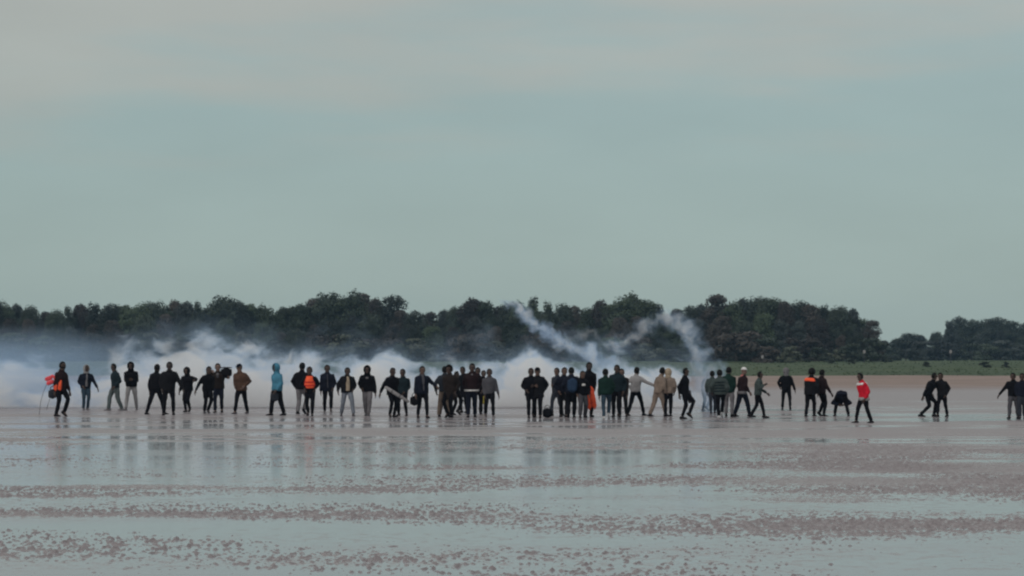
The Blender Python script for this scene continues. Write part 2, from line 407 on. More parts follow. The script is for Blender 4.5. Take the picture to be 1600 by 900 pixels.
MARKS = [(40, 'the white smoke at the left edge'), (94, 'the maroon jacket'), (138, 'the pale grey hood'), (182, 'the grey-green trousers'), (206, 'the light grey trousers'), (242, 'the striding dark figure'),
 (268, 'the tall broad person in black'), (293, 'the hooded figure with raised elbow'), (322, 'the bare shins'), (350, 'the shoulder box'), (380, 'the brown jacket'), (408, 'the space left of the blue coat'), (433, 'the bright blue coat'),
 (478, 'the orange vest'), (512, 'the long navy jacket'), (541, 'the beige shirt'), (574, 'the white collar patch'), (615, 'the pale roll'), (660, 'the grey scarf'), (690, 'the loose beige trousers'), (712, 'the brown coat'), (738, 'the white hem'), (766, 'the grey sweatshirt'),
 (798, 'the gap between the two crowds'), (833, 'the close black pair'), (869, 'the holdall'), (893, 'the blue backpack'), (920, 'the dangling orange vest'), (946, 'the green jacket and jeans'), (970, 'the end of the central crowd'), (995, 'the pale grey shirt'), (1020, 'the tan clothes'), (1045, 'the cream hood'), (1068, 'the grey garment'),
 (1100, 'the smoke-hidden figure'), (1127, 'the striped sweater'), (1158, 'the white beanie'), (1190, 'the grey-green shirt'), (1226, 'the grey hood with tracksuit'), (1252, 'the gap before the orange shoulders'), (1277, 'the orange shoulders'), (1315, 'the person bent double'), (1349, 'the red jacket'),
 (1385, 'the bare sand beside the red jacket'), (1420, 'the bare sand by the stooping pair'), (1449, 'the crouching figure'), (1470, 'the figure over the crouching one'), (1510, 'the widest stretch of bare sand'), (1545, 'the sand before the right-edge pair'), (1585, 'the pair at the right edge')]
def below(x):
    mx_, nm = min(MARKS, key=lambda q: abs(q[0] - x)); d = x - mx_
    return ('above ' if abs(d) < 6 else 'above left of ' if d < 0 else 'above right of ') + nm
def wood_label(x, where):
    return lambda tone: f'{tone} tree {where}, {below(x)}'
# front row: one crown on each peak or dip of the skyline
x = -34.0; used = set()
while x < 1645:
    far = x > 1374
    Y = rnd.uniform(585, 640) if far else rnd.uniform(405, 428)
    ty = prof(x) + rnd.uniform(-1, 3)
    lab = wood_label(x, 'on the skyline')
    for pk in PEAKS:
        if pk not in used and abs(pk - x) < 11: used.add(pk); lab = PEAKS[pk]; x = pk; ty = prof(x) - 1; break
    i = rnd.choice([6, 8, 0, 6, 5]) if far else rnd.choice([0, 1, 2, 3, 4, 5, 6, 7, 0, 4])
    if lab == PEAKS[540] or lab == PEAKS[972]: i = 4
    put_tree(TREES, i, x, ty, Y, rnd.uniform(1.5, 2.0) if 1366 < x < 1458 else rnd.uniform(0.72, 1.05) * (1.25 if far else 1), 'tree', lab, 'tree', 'trees of the wood behind the beach')
    x += rnd.uniform(17, 24)
# back row, a little lower, closing the gaps between the crowns
x = -40.0
while x < 1645:
    far = x > 1374
    Y = rnd.uniform(650, 690) if far else rnd.uniform(432, 450)
    ty = max(prof(x - 14), prof(x), prof(x + 14)) + rnd.uniform(5, 16)
    put_tree(TREES, rnd.choice([6, 0, 5]) if far else rnd.choice([0, 5, 4, 1, 6]), x, ty, Y, rnd.uniform(1.15, 1.45), 'tree', wood_label(x, 'behind the skyline row'), 'tree', 'trees of the wood behind the beach')
    x += rnd.uniform(26, 36)
# second row, lower, in front of it; and undergrowth along the foot
x = -40.0
while x < 1645:
    far = x > 1374
    Y = rnd.uniform(560, 580) if far else rnd.uniform(388, 402)
    ty = prof(x); ty = ty + (HOR - ty) * rnd.uniform(0.22, 0.5)
    i = rnd.choice([6, 8, 5]) if far else rnd.choice([0, 1, 3, 5, 7, 3, 6])
    put_tree(TREES, i, x, ty, Y, rnd.uniform(0.85, 1.2), 'tree', wood_label(x, 'inside the wood'), 'tree', 'trees of the wood behind the beach')
    x += rnd.uniform(24, 36)
x = -30.0
while x < 1645:
    far = x > 1374
    Y = rnd.uniform(505, 540) if far else rnd.uniform(362, 384)
    ty = rnd.uniform(527, 546) if far else rnd.uniform(516, 546)
    i = rnd.choice([2, 4, 4]) if far else rnd.choice([0, 1, 2, 3, 4])
    s = section(x)
    put_tree(SHRUBS, i, x, ty, Y, rnd.uniform(0.9, 1.35), 'shrub', lambda t, x=x: f'{t} shrub before the wood, {below(x)}', 'shrub', 'undergrowth along the foot of the wood')
    x += rnd.uniform(20, 30)
# single low bushes out on the grass
for bx_, byx, ty, lab in [(1300, 571, 560, 'small dark bush on the grass above the bending person'), (1331, 570, 563, 'lowest dark bush on the grass above the red jacket'),
                     (1447, 580, 568, 'small dark bush on the grass above the stooping pair'), (1540, 579, 567, 'wide dark bush on the grass near the right edge'), (1571, 577, 569, 'little dark bush beside the wide one at the right edge')]:
    put_tree(SHRUBS, 2, bx_, ty, 300 if byx > 575 else 345, 1.5 if bx_ == 1540 else 1.0, 'bush', lab, 'bush', 'bushes out on the grass')

# marram and rough grass on the bank: tufts, beyond counting
def make_grass():
    g = np.random.default_rng(5); n = 11000
    Y = 238 + 160 * g.uniform(0, 1, n) ** 1.5; X = (g.uniform(-90, 1690, n) - 800) * Y / F_PX
    keep = samp(F_PATCH, X * 0.25, Y * 0.25) + g.normal(0, .8, n) > -0.9
    X, Y = X[keep], Y[keep]; n = len(X); Z = bank_height(X, Y)
    ok = Z > beach_base(Y) + 0.03; X, Y, Z = X[ok], Y[ok], Z[ok]; n = len(X)
    h = g.uniform(0.04, 0.12, n); w = g.uniform(0.10, 0.26, n); a = g.uniform(-1.2, 1.2, n); ln = g.uniform(-.15, .15, n)
    V = np.zeros((n, 6, 3), np.float32)
    for b in range(2):
        aa = a + b * 1.4
        V[:, b * 3] = np.stack([X - w * np.cos(aa), Y - w * np.sin(aa), Z - .04], 1)
        V[:, b * 3 + 1] = np.stack([X + w * np.cos(aa), Y + w * np.sin(aa), Z - .04], 1)
        V[:, b * 3 + 2] = np.stack([X + ln, Y + ln * .5, Z + h], 1)
    me = bpy.data.meshes.new('grass'); k = n * 6
    me.vertices.add(k); me.vertices.foreach_set('co', V.ravel()); me.loops.add(k); me.loops.foreach_set('vertex_index', np.arange(k, dtype=np.int32))
    me.polygons.add(n * 2); me.polygons.foreach_set('loop_start', np.arange(0, k, 3, dtype=np.int32)); me.update(calc_edges=True)
    me.materials.append(GRASS)
    o = link(bpy.data.objects.new('grass', me)); kind(o, 'stuff', 'rough green grass growing on the bank above the beach'); o['category'] = 'grass'
make_grass()

# ------------------------------------------------------------------ cloth, skin and other small materials
_mats = {}
def cloth(col, rough=0.85):
    key = (tuple(col), rough)
    if key in _mats: return _mats[key]
    m, nt, b = new_mat('cloth')
    tcn = N(nt, 'ShaderNodeTexCoord')
    n1 = noise_tex(nt, tcn.outputs['Object'], 7.0, 4, 0.6)
    lo = tuple(c * 0.72 for c in col); hi = tuple(min(1, c * 1.25) for c in col)
    nt.links.new(ramp(nt, n1, [(0.3, lo), (0.7, hi)]), b.inputs['Base Color'])
    b.inputs['Roughness'].default_value = rough; b.inputs['Specular IOR Level'].default_value = 0.12
    bp = N(nt, 'ShaderNodeBump'); bp.inputs['Strength'].default_value = 0.4; bp.inputs['Distance'].default_value = 0.01
    nt.links.new(noise_tex(nt, tcn.outputs['Object'], 18.0, 3, 0.6), bp.inputs['Height']); nt.links.new(bp.outputs[0], b.inputs['Normal'])
    _mats[key] = m
    return m
COL = dict(black=(0.0040, 0.0040, 0.0068), coal=(0.0080, 0.0080, 0.0105), navy=(0.008, 0.010, 0.020), slate=(0.026, 0.030, 0.040), teal=(0.011, 0.020, 0.026),
           greenteal=(0.080, 0.100, 0.105), grey=(0.15, 0.145, 0.158), lightgrey=(0.27, 0.265, 0.275), midgrey=(0.070, 0.070, 0.082), maroon=(0.019, 0.010, 0.012),
           darkbrown=(0.019, 0.014, 0.013), brown=(0.075, 0.044, 0.032), tan=(0.20, 0.158, 0.132), cream=(0.34, 0.28, 0.215), skyblue=(0.060, 0.20, 0.30),
           jean=(0.032, 0.055, 0.080), palejean=(0.16, 0.18, 0.22), green=(0.007, 0.024, 0.020), greygreen=(0.048, 0.064, 0.064), red=(0.50, 0.012, 0.030),
           orange=(1.0, 0.115, 0.045), pink=(0.80, 0.10, 0.12), white=(0.62, 0.62, 0.63), blue=(0.020, 0.040, 0.080), yellow=(0.42, 0.36, 0.08), rose=(0.55, 0.20, 0.19))
def mc(name, rough=0.85): return cloth(COL[name], rough)
def skin_mat(i):
    key = ('skin', i)
    if key in _mats: return _mats[key]
    m, nt, b = new_mat('skin'); col = [(0.11, 0.064, 0.048), (0.052, 0.030, 0.023), (0.16, 0.10, 0.08), (0.026, 0.016, 0.013)][i]
    tcn = N(nt, 'ShaderNodeTexCoord')
    nt.links.new(ramp(nt, noise_tex(nt, tcn.outputs['Object'], 30.0, 3), [(0.3, tuple(c * .85 for c in col)), (0.7, tuple(c * 1.12 for c in col))]), b.inputs['Base Color'])
    b.inputs['Roughness'].default_value = 0.55; b.inputs['Subsurface Weight'].default_value = 0.0
    _mats[key] = m; return m
HAIR = cloth((0.006, 0.006, 0.006), 0.6); EYE = cloth((0.012, 0.010, 0.010), 0.3); LIP = cloth((0.10, 0.045, 0.04), 0.5)

# ------------------------------------------------------------------ people
PENDING = []       # (object, post function) whose modifiers are evaluated together
def shell(name, geo_list, mat, parent, voxel=0.022, fold=0.008, seed=0):
    "several closed tubes fused into one cloth surface"
    V, Fc = [], []
    for v, f in geo_list:
        o = len(V); V += v; Fc += [tuple(i + o for i in q) for q in f]
    ob = mesh_obj(name, V, Fc, mat, parent)
    md = ob.modifiers.new('fuse', 'REMESH'); md.mode = 'VOXEL'; md.voxel_size = voxel; md.use_smooth_shade = True
    sm_ = ob.modifiers.new('soft', 'SMOOTH'); sm_.factor = 0.5; sm_.iterations = 2
    off = Vector((seed * 3.7, seed * 1.3, 0))
    def post(me):
        if not fold: return
        n = len(me.vertices); co = np.empty(n * 3, np.float32); nr = np.empty(n * 3, np.float32)
        me.vertices.foreach_get('co', co); me.vertices.foreach_get('normal', nr); co = co.reshape(-1, 3); nr = nr.reshape(-1, 3)
        d = np.array([mnoise.noise(Vector((p[0] * 9, p[1] * 9, p[2] * 6.5)) + off) for p in co], np.float32)
        co = co + nr * (d * fold)[:, None]; me.vertices.foreach_set('co', co.ravel()); me.update()
    PENDING.append((ob, post))
    return ob
def ik(a, c, l1, l2, pole):
    d = c - a; L = d.length
    if L > (l1 + l2) * 0.997: k = L / ((l1 + l2) * 0.997); l1 *= k; l2 *= k
    L = max(L, abs(l1 - l2) + 1e-3)
    x = (l1 * l1 - l2 * l2 + L * L) / (2 * L); h = math.sqrt(max(0, l1 * l1 - x * x)); dn = d.normalized()
    o = pole - dn * pole.dot(dn)
    o = o.normalized() if o.length > 1e-4 else Vector((0, 0, 0))
    return a + dn * x + o * h
def ellipsoid(c, ax, r, keep, seg=14, rings=10):
    "ellipsoid with its own axes; faces are kept where keep(unit vector) is true"
    V, Fc, U = [], [], []
    for i in range(rings + 1):
        t = math.pi * i / rings
        for k in range(seg):
            p = 2 * math.pi * k / seg
            uvec = Vector((math.sin(t) * math.cos(p), math.sin(t) * math.sin(p), math.cos(t)))
            U.append(uvec); V.append(c + ax[0] * (uvec.x * r[0]) + ax[1] * (uvec.y * r[1]) + ax[2] * (uvec.z * r[2]))
    for i in range(rings):
        for k in range(seg):
            q = (i * seg + k, (i + 1) * seg + k, (i + 1) * seg + (k + 1) % seg, i * seg + (k + 1) % seg)
            m = sum((U[j] for j in q), Vector()) / 4
            if keep(m): Fc.append(q)
    return V, Fc

def person(x, yf, yh, hd, label, top='black', legs='black', feet=None, hands=(None, None), lift=None, head='hair', hcol=None, face=None,
           skin=1, bulk=1.03, hem=-0.13, lean=(0, 0), hipdx=0.0, hipz=None, loose=1.0, shirt=None, shoe='black', shorts=False, sleeve=None,
           vest=None, extra=None, group='people crossing the wet beach', beard=False, height=None, Yd=None, headtilt=0.0):
    loose *= 1.08
    X, Y = px_ground(x, yf)
    ppm = F_PX / Y                                   # photo pixels per metre at this distance
    H = height or min(1.94, max(1.55, 1.02 * (yf - yh) / ppm)); s = H / 1.75
    seed = int(x)
    g = random.Random(seed)
    if len(lean) == 2 and abs(lean[0]) + abs(lean[1]) < 0.07: lean = (lean[0] + g.uniform(-.045, .045), lean[1] + g.uniform(-.03, .05) * -math.cos(R(hd)))
    a = R(hd); f = Vector((math.sin(a), -math.cos(a), 0)); L = Vector((math.cos(a), math.sin(a), 0))   # facing; the person's left
    up = Vector((0, 0, 1))
    root = empty('person', (X, Y, 0.0)); tag(root, label, 'person', group)
    m = lambda px: (px - x) / ppm                    # photo column -> local x
    mz = lambda py: (yf - py) / ppm                  # photo row -> local height
    feet = feet or (x - 4, x + 4)
    fx = [m(feet[0]), m(feet[1])]
    stp = 1 if g.random() < .5 else -1
    if lift is None:
        lift = g.choice([(0, 0), (0, 0), (.07, 0), (0, .07)]) if abs(feet[1] - feet[0]) < 14 else (0, 0)
    # which leg is which: image-left foot goes to the side that lies image-left
    left_first = L.x < 0 if abs(L.x) > 0.25 else (g.random() < 0.5)
    hips_c = Vector((sum(fx) / 2 + hipdx, 0, (hipz or g.uniform(0.885, 0.925)) * s))
    slouch = g.uniform(0.02, 0.12)
    spine = Vector((lean[0] + f.x * slouch, lean[1] + f.y * slouch, 1)).normalized() if len(lean) == 2 else Vector(lean).normalized()
    neck = hips_c + spine * 0.515 * s
    ankles, feetpos = {}, {}
    for j in range(2):
        side = (1 if left_first else -1) * (1 if j == 0 else -1)
        lat = L * side * 0.085 * s
        dx = fx[j] - hips_c.x
        dy = 0.0
        if abs(f.x) > 0.35: dy = max(-0.25, min(0.25, (dx - lat.x) * f.y / f.x)) + lat.y
        else: dy = lat.y + stp * side * f.y * 0.19 * s
        feetpos[side] = (Vector((fx[j], dy, 0.085 * s + lift[j])), lift[j])
    tro_c, leg_pts = [], {}
    for side in (1, -1):
        hj = hips_c + L * side * 0.088 * s
        an, lf = feetpos[side]
        kn = ik(hj, an, 0.425 * s, 0.43 * s, f + L * side * 0.12)
        leg_pts[side] = (hj, kn, an)
    # arms
    arm_pts = {}
    hl = list(hands)
    if L.x < 0: by_img = {-1: 1, 1: 0}               # person's right (-1) appears image-right
    else: by_img = {1: 1, -1: 0}
    for side in (1, -1):
        sh = hips_c + spine * 0.432 * s + L * side * 0.178 * s
        hp = hl[by_img[side]]
        if hp is None:
            sw = g.uniform(-0.10, 0.16)
            w = sh + Vector((0, 0, -g.uniform(0.42, 0.50) * s)) + L * side * g.uniform(0.015, 0.06) + f * sw * s
        elif hp == 'pocket': w = hips_c + L * side * 0.19 * s + f * 0.10 * s + Vector((0, 0, 0.06 * s))
        elif hp == 'front': w = hips_c + L * side * 0.05 * s + f * 0.21 * s + Vector((0, 0, 0.20 * s))
        elif hp == 'chest': w = hips_c + L * side * 0.07 * s + f * 0.22 * s + Vector((0, 0, 0.34 * s))
        else:
            w = Vector((m(hp[0]), hips_c.y, mz(hp[1]))); w += f * (0.10 * s if abs(f.x) < 0.5 else 0) + L * side * (0.04 if abs(L.y) > 0.5 else 0)
            w.y += L.y * side * 0.12
            d = w - sh
            if d.length > 0.56 * s: w = sh + d.normalized() * 0.56 * s
        el = ik(sh, w, 0.285 * s, 0.265 * s, -f * 1.0 + L * side * 0.7 + Vector((0, 0, -0.5)))
        arm_pts[side] = (sh, el, w)
    # ---- head direction
    fa = R(face if face is not None else hd); hf = Vector((math.sin(fa), -math.cos(fa), 0)); hL = Vector((math.cos(fa), math.sin(fa), 0))
    hup = (spine * 0.5 + up + hf * headtilt).normalized() if spine.z > 0.5 else (spine + hf * 0.2).normalized()
    hf2 = (hf - hup * hf.dot(hup)).normalized(); hL = hup.cross(hf2) * -1 if hup.cross(hf2).dot(hL) < 0 else hup.cross(hf2)
    hc = neck + hup * 0.180 * s + hf2 * 0.030 * s
    # ---- body: one skinned figure with head, nose, ears, five fingers a hand, feet
    bv, be, br = [], [], []
    def nv(p, r, par=None):
        bv.append(p); br.append(r if isinstance(r, tuple) else (r, r))
        if par is not None: be.append((par, len(bv) - 1))
        return len(bv) - 1
    pel = nv(hips_c, 0.105 * s)
    wst = nv(hips_c + spine * 0.18 * s, 0.10 * s, pel); cst = nv(hips_c + spine * 0.38 * s, 0.11 * s, wst)
    nk = nv(neck + hup * 0.03 * s, 0.056 * s, cst)
    jaw = nv(hc - hup * 0.062 * s + hf2 * 0.008 * s, 0.072 * s, nk); mid = nv(hc + hup * 0.018 * s, 0.092 * s, jaw); crn = nv(hc + hup * 0.088 * s - hf2 * 0.008 * s, 0.066 * s, mid)
    nv(hc - hup * 0.004 * s + hf2 * 0.118 * s, 0.014 * s, mid)                        # nose
    nv(hc - hup * 0.100 * s + hf2 * 0.085 * s, 0.030 * s, jaw)                        # chin
    for sd in (1, -1): nv(hc + hL * sd * 0.098 * s, 0.017 * s, mid)                   # ears
    for side in (1, -1):
        sh, el, w = arm_pts[side]
        i0 = nv(sh - spine * 0.02 * s - L * side * 0.03, 0.052 * s, cst); i1 = nv(el, 0.040 * s, i0); i2 = nv(w, 0.028 * s, i1)
        d = (w - el).normalized(); d = (d * 0.8 + f * 0.15 + Vector((0, 0, -0.25))).normalized()
        palm_n = (L * -side - d * (L * -side).dot(d)).normalized(); acr = d.cross(palm_n)
        if acr.dot(f) < 0: acr = -acr                                                 # towards the thumb
        pm = nv(w + d * 0.065 * s, 0.036 * s, i2)
        for q, ln in enumerate((0.078, 0.086, 0.080, 0.062)):
            off = acr * (0.033 - 0.022 * q) * s
            k0 = nv(w + d * 0.105 * s + off, 0.0105 * s, pm); k1 = nv(w + d * (0.105 + ln * .5) * s + off + palm_n * 0.012 * s, 0.0092 * s, k0)
            nv(w + d * (0.105 + ln * .88) * s + off + palm_n * 0.036 * s, 0.008 * s, k1)
        t0 = nv(w + d * 0.05 * s + acr * 0.045 * s + palm_n * 0.012 * s, 0.012 * s, pm); nv(w + d * 0.09 * s + acr * 0.066 * s + palm_n * 0.03 * s, 0.010 * s, t0)
        hj, kn, an = leg_pts[side]
        j0 = nv(hj, 0.075 * s, pel); j1 = nv(kn, 0.050 * s, j0); j2 = nv(an, 0.036 * s, j1)
        pit = -0.75 if feetpos[side][1] > 0.04 else 0.0
        fd = (f + up * pit).normalized()
        nv(an + fd * 0.10 * s - up * 0.045 * s, (0.034 * s, 0.026 * s), j2)
    me = bpy.data.meshes.new('body'); me.from_pydata([tuple(p) for p in bv], be, [])
    ob = link(bpy.data.objects.new('body', me), root)
    ob.modifiers.new('skin', 'SKIN')
    for i, sv in enumerate(me.skin_vertices[0].data): sv.radius = br[i]; sv.use_root = (i == 0)
    ob.modifiers['skin'].use_smooth_shade = True
    sb = ob.modifiers.new('sub', 'SUBSURF'); sb.levels = sb.render_levels = 1
    sk = skin_mat(skin); me.materials.append(sk)
    eyes = [hc + hf2 * 0.095 * s + hL * e_ * 0.034 * s + hup * 0.012 * s for e_ in (1, -1)]; mouth = hc + hf2 * 0.09 * s - hup * 0.06 * s
    def bpost(m_):
        m_.materials.clear()
        for q in (sk, EYE, LIP): m_.materials.append(q)
        for p in m_.polygons:
            c = Vector(p.center)
            if (c - hc).length < 0.16:
                if min((c - e_).length for e_ in eyes) < 0.0135: p.material_index = 1
                elif (c - mouth).length < 0.016: p.material_index = 2
    PENDING.append((ob, bpost))
    # ---- trousers
    geo = [tube_geo([hips_c - up * 0.07 * s, hips_c + spine * 0.02 * s, hips_c + spine * 0.12 * s], [(0.150 * s, 0.110 * s), (0.168 * s, 0.122 * s), (0.150 * s, 0.108 * s)], 12, 0, True, L)]
    for side in (1, -1):
        hj, kn, an = leg_pts[side]
        if shorts:
            geo.append(tube_geo([hj, hj.lerp(kn, 0.5), kn.lerp(hj, 0.02)], [0.098 * s, 0.098 * s * loose, 0.088 * s * loose], 10))
        else:
            ank = an + (kn - an).normalized() * 0.005
            geo.append(tube_geo([hj, hj.lerp(kn, 0.5), kn, kn.lerp(ank, 0.5), ank], [0.097 * s, 0.090 * s * (0.5 + 0.5 * loose), 0.068 * s * loose, 0.062 * s * loose, 0.055 * s * loose], 10))
    shell('shorts' if shorts else 'trousers', geo, mc(legs), root, 0.026, 0.015, seed)
    # ---- shoes
    for side in (1, -1):
        an, lf = feetpos[side]; kn = leg_pts[side][1]
        pit = -0.75 if lf > 0.04 else 0.0
        fd = (f + L * side * 0.12 + up * pit).normalized(); b_up = fd.cross(L).normalized(); b_up = -b_up if b_up.z < 0 else b_up
        base = an - b_up * 0.052 * s
        pts = [base - fd * 0.085 * s, base - fd * 0.06 * s + b_up * 0.012, base + fd * 0.02 * s + b_up * 0.008, base + fd * 0.12 * s - b_up * 0.004, base + fd * 0.185 * s - b_up * 0.012]
        v, fc = tube_geo(pts, [(0.022 * s, 0.022 * s), (0.042 * s, 0.048 * s), (0.045 * s, 0.048 * s), (0.050 * s, 0.034 * s), (0.026 * s, 0.018 * s)], 10, 0, True, L)
        if pit == 0: v = [Vector((p.x, p.y, max(p.z, 0.002))) for p in v]
        mesh_obj('shoe', v, fc, mc(shoe, 0.6), root)
    # ---- jacket
    B = bulk * 1.09
    prof_t = [(hem, .180, .128), (hem * .4, .178, .128), (0.30, .182, .124), (0.66, .210, .140), (0.84, .202, .124), (0.95, .130, .100), (1.05, .084, .084), (1.15, .074, .076)]
    pts = []
    for t, _, _ in prof_t:
        p = hips_c + spine * 0.515 * s * t if t > -0.02 else hips_c + (up * 0.7 + spine * 0.3).normalized() * 0.515 * s * t
        pts.append(p)
    rad = [(w_ * s * B, d_ * s * B) if t < 0.9 else (w_ * s, d_ * s) for t, w_, d_ in prof_t]
    geo = [tube_geo(pts, rad, 14, 0, True, L)]
    for side in (1, -1):
        sh, el, w = arm_pts[side]
        end = w if sleeve != 'short' else el
        q = [sh - L * side * 0.05 * s, sh, sh.lerp(el, .5), el] + ([el.lerp(w, .5), w] if sleeve != 'short' else [])
        geo.append(tube_geo(q, [0.070 * s * B, 0.074 * s * B, 0.066 * s * B, 0.058 * s * B, 0.053 * s * B, 0.044 * s * B][:len(q)], 10))
    jk = shell('jacket', geo, mc(top), root, 0.027, 0.020, seed + 5)
    if shirt:                                         # the garment that shows in the open front
        scol, hw = shirt[:2]; z0, z1 = shirt[2:] if len(shirt) > 2 else (0.0, 0.98)
        ts = [z0 + (z1 - z0) * i / 5 for i in range(6)]
        dep = [float(np.interp(t, [q[0] for q in prof_t], [q[2] for q in prof_t])) * (B if t < 0.9 else 1.0) for t in ts]
        fr = [hips_c + spine * 0.515 * s * t + f * (d_ * s - 0.016) for t, d_ in zip(ts, dep)]
        shell('shirt', [tube_geo(fr, [(hw * s * k_, 0.030) for k_ in (1.0, 1.05, 1.0, .9, .75, .5)], 12, 0, True, L)], mc(scol), root, 0.014, 0.003, seed)
    if vest:                                          # padded life vest over the jacket
        vp = [hips_c + spine * 0.515 * s * t for t in (0.16, 0.45, 0.72, 0.90, 0.99)]
        geo = [tube_geo(vp, [(0.185 * s, 0.160 * s), (0.200 * s, 0.170 * s), (0.196 * s, 0.172 * s), (0.150 * s, 0.140 * s), (0.105 * s, 0.11 * s)], 14, 0, True, L)]
        vo = shell('life_vest', geo, mc(vest, 0.5), root, 0.02, 0.006, seed)
        for t in (0.36, 0.58):
            c0 = hips_c + spine * 0.515 * s * t
            v, fc = tube_geo([c0 - spine * 0.016, c0 + spine * 0.016], [(0.202 * s, 0.174 * s)] * 2, 20, 0, True, L); mesh_obj('strap', v, fc, mc('red', 0.5), vo)
    # ---- hair, hood or cap
    axs = (hL, hf2, hup)
    def cov(nm, r, keep, col, c=hc, thick=0.014):
        v, fc = ellipsoid(c, axs, r, keep); o = mesh_obj(nm, v, fc, col, root)
        sd = o.modifiers.new('thick', 'SOLIDIFY'); sd.thickness = thick; sd.offset = 0
        PENDING.append((o, None)); return o
    if head == 'hair':
        cov('hair', (0.099 * s, 0.111 * s, 0.128 * s), lambda q: (q.z > 0.40 or (q.y < -0.10 and q.z > -0.50)) and not (q.y > 0.30 and q.z < 0.78), HAIR if hcol is None else mc(hcol))
    elif head == 'bushy':
        cov('hair', (0.125 * s, 0.135 * s, 0.150 * s), lambda q: (q.z > 0.15 or (q.y < 0.1 and q.z > -0.6)) and not (q.y > 0.5 and q.z < 0.6), HAIR if hcol is None else mc(hcol), hc + hup * 0.01)
    elif head == 'hood':
        cov('hood', (0.122 * s, 0.138 * s, 0.150 * s), lambda q: not (q.y > 0.60 and abs(q.x) < 0.62 and q.z < 0.72) and q.z > -0.93, mc(hcol or top), hc - hf2 * 0.008, 0.02)
        v, fc = tube_geo([neck - spine * 0.05 * s, neck + hup * 0.05 * s, neck + hup * 0.11 * s - hf2 * 0.01], [(0.125 * s, 0.105 * s), (0.105 * s, 0.098 * s), (0.085 * s, 0.085 * s)], 12, 0, True, L)
        mesh_obj('collar', v, fc, mc(hcol or top), root)
    elif head in ('cap', 'beanie'):
        cp = cov('cap' if head == 'cap' else 'beanie', (0.104 * s, 0.118 * s, 0.132 * s), lambda q: q.z > (0.26 if head == 'cap' else 0.16), mc(hcol or 'black'))
        if head == 'cap':
            v, fc = tube_geo([hc + hup * 0.040 * s + hf2 * 0.10 * s, hc + hup * 0.035 * s + hf2 * 0.15 * s, hc + hup * 0.020 * s + hf2 * 0.18 * s], [(0.080 * s, 0.008), (0.072 * s, 0.007), (0.035 * s, 0.006)], 12, 0, True, hL)
            mesh_obj('brim', v, fc, mc(hcol or 'black'), cp)
            cov('hair', (0.098 * s, 0.110 * s, 0.122 * s), lambda q: q.y < -0.05 and -0.5 < q.z < 0.35, HAIR)
    if beard:
        cov('beard', (0.090 * s, 0.112 * s, 0.128 * s), lambda q: q.y > 0.15 and -0.92 < q.z < -0.42, HAIR)
    if extra: extra(root, dict(hips=hips_c, neck=neck, spine=spine, f=f, L=L, s=s, arms=arm_pts, hc=hc, legs=leg_pts, m=m, mz=mz, ppm=ppm, X=X, Y=Y, up=up, seed=seed, B=B))
    return root

# clothing details that differ from person to person
def chest_mark(col, t=0.86, w=0.05, h=0.035, nm='collar_patch', sgn=1):
    def fn(root, k):
        c = k['hips'] + k['spine'] * 0.515 * k['s'] * t + k['f'] * 0.122 * k['s'] * k['B'] * sgn
        v, fc = tube_geo([c - k['up'] * h, c, c + k['up'] * h], [(w, .016), (w * 1.2, .022), (w * .8, .016)], 10, 0, True, k['L']); mesh_obj(nm, v, fc, mc(col), root)
    return fn
def hem_band(col, t=-0.02, nm='shirt_hem', h=0.03, grow=1.04):
    def fn(root, k):
        c = k['hips'] + k['spine'] * 0.515 * k['s'] * t
        v, fc = tube_geo([c - k['up'] * h, c + k['up'] * h], [(0.186 * k['s'] * grow * k['B'], 0.136 * k['s'] * grow * k['B'])] * 2, 18, 0, True, k['L']); mesh_obj(nm, v, fc, mc(col), root)
    return fn
def shoulder_band(col, t0=0.68, t1=0.93, nm='shoulder_panel'):
    def fn(root, k):
        ps = [k['hips'] + k['spine'] * 0.515 * k['s'] * (t0 + (t1 - t0) * i / 3) for i in range(4)]
        s = k['s'] * k['B']
        shell(nm, [tube_geo(ps, [(.205 * s, .146 * s), (.208 * s, .146 * s), (.198 * s, .136 * s), (.155 * s, .11 * s)], 14, 0, True, k['L'])], mc(col, .5), root, 0.02, 0.004, k['seed'])
    return fn
def leg_stripe(col):
    def fn(root, k):
        for side in (1, -1):
            hj, kn, an = k['legs'][side]; o = k['L'] * side * 0.085 * k['s']; o2 = k['L'] * side * 0.066 * k['s']; o3 = k['L'] * side * 0.054 * k['s']
            v, fc = tube_geo([hj + o * 1.1, kn + o2, an + o3], [(.018, .012)] * 3, 8, 0, True, k['f']); mesh_obj('trouser_stripe', v, fc, mc(col), root)
    return fn
def scarf(col, t=0.98):
    def fn(root, k):
        s = k['s']; c = k['neck']
        shell('scarf', [tube_geo([c - k['up'] * .04 * s, c + k['up'] * .02 * s, c + k['up'] * .06 * s], [(.10 * s, .105 * s), (.098 * s, .10 * s), (.07 * s, .075 * s)], 12, 0, True, k['L']),
                        tube_geo([c + k['f'] * .10 * s, c + k['f'] * .145 * s - k['up'] * .15 * s, c + k['f'] * .15 * s - k['up'] * .33 * s], [(.045 * s, .03 * s), (.055 * s, .022 * s), (.04 * s, .02 * s)], 10, 0, True, k['L'])], mc(col), root, 0.016, 0.004, k['seed'])
    return fn
def stripes(col):
    def fn(root, k):
        s = k['s']
        for t in (.10, .30, .50, .70):
            c = k['hips'] + k['spine'] * 0.515 * s * t; w = np.interp(t, [0, .3, .66, .86], [.178, .176, .198, .190]); d = np.interp(t, [0, .3, .66, .86], [.128, .122, .138, .122])
            v, fc = tube_geo([c - k['spine'] * .022, c + k['spine'] * .022], [(w * s * 1.045 * k['B'], d * s * 1.06 * k['B'])] * 2, 18, 0, True, k['L']); mesh_obj('stripe', v, fc, mc(col), root)
    return fn
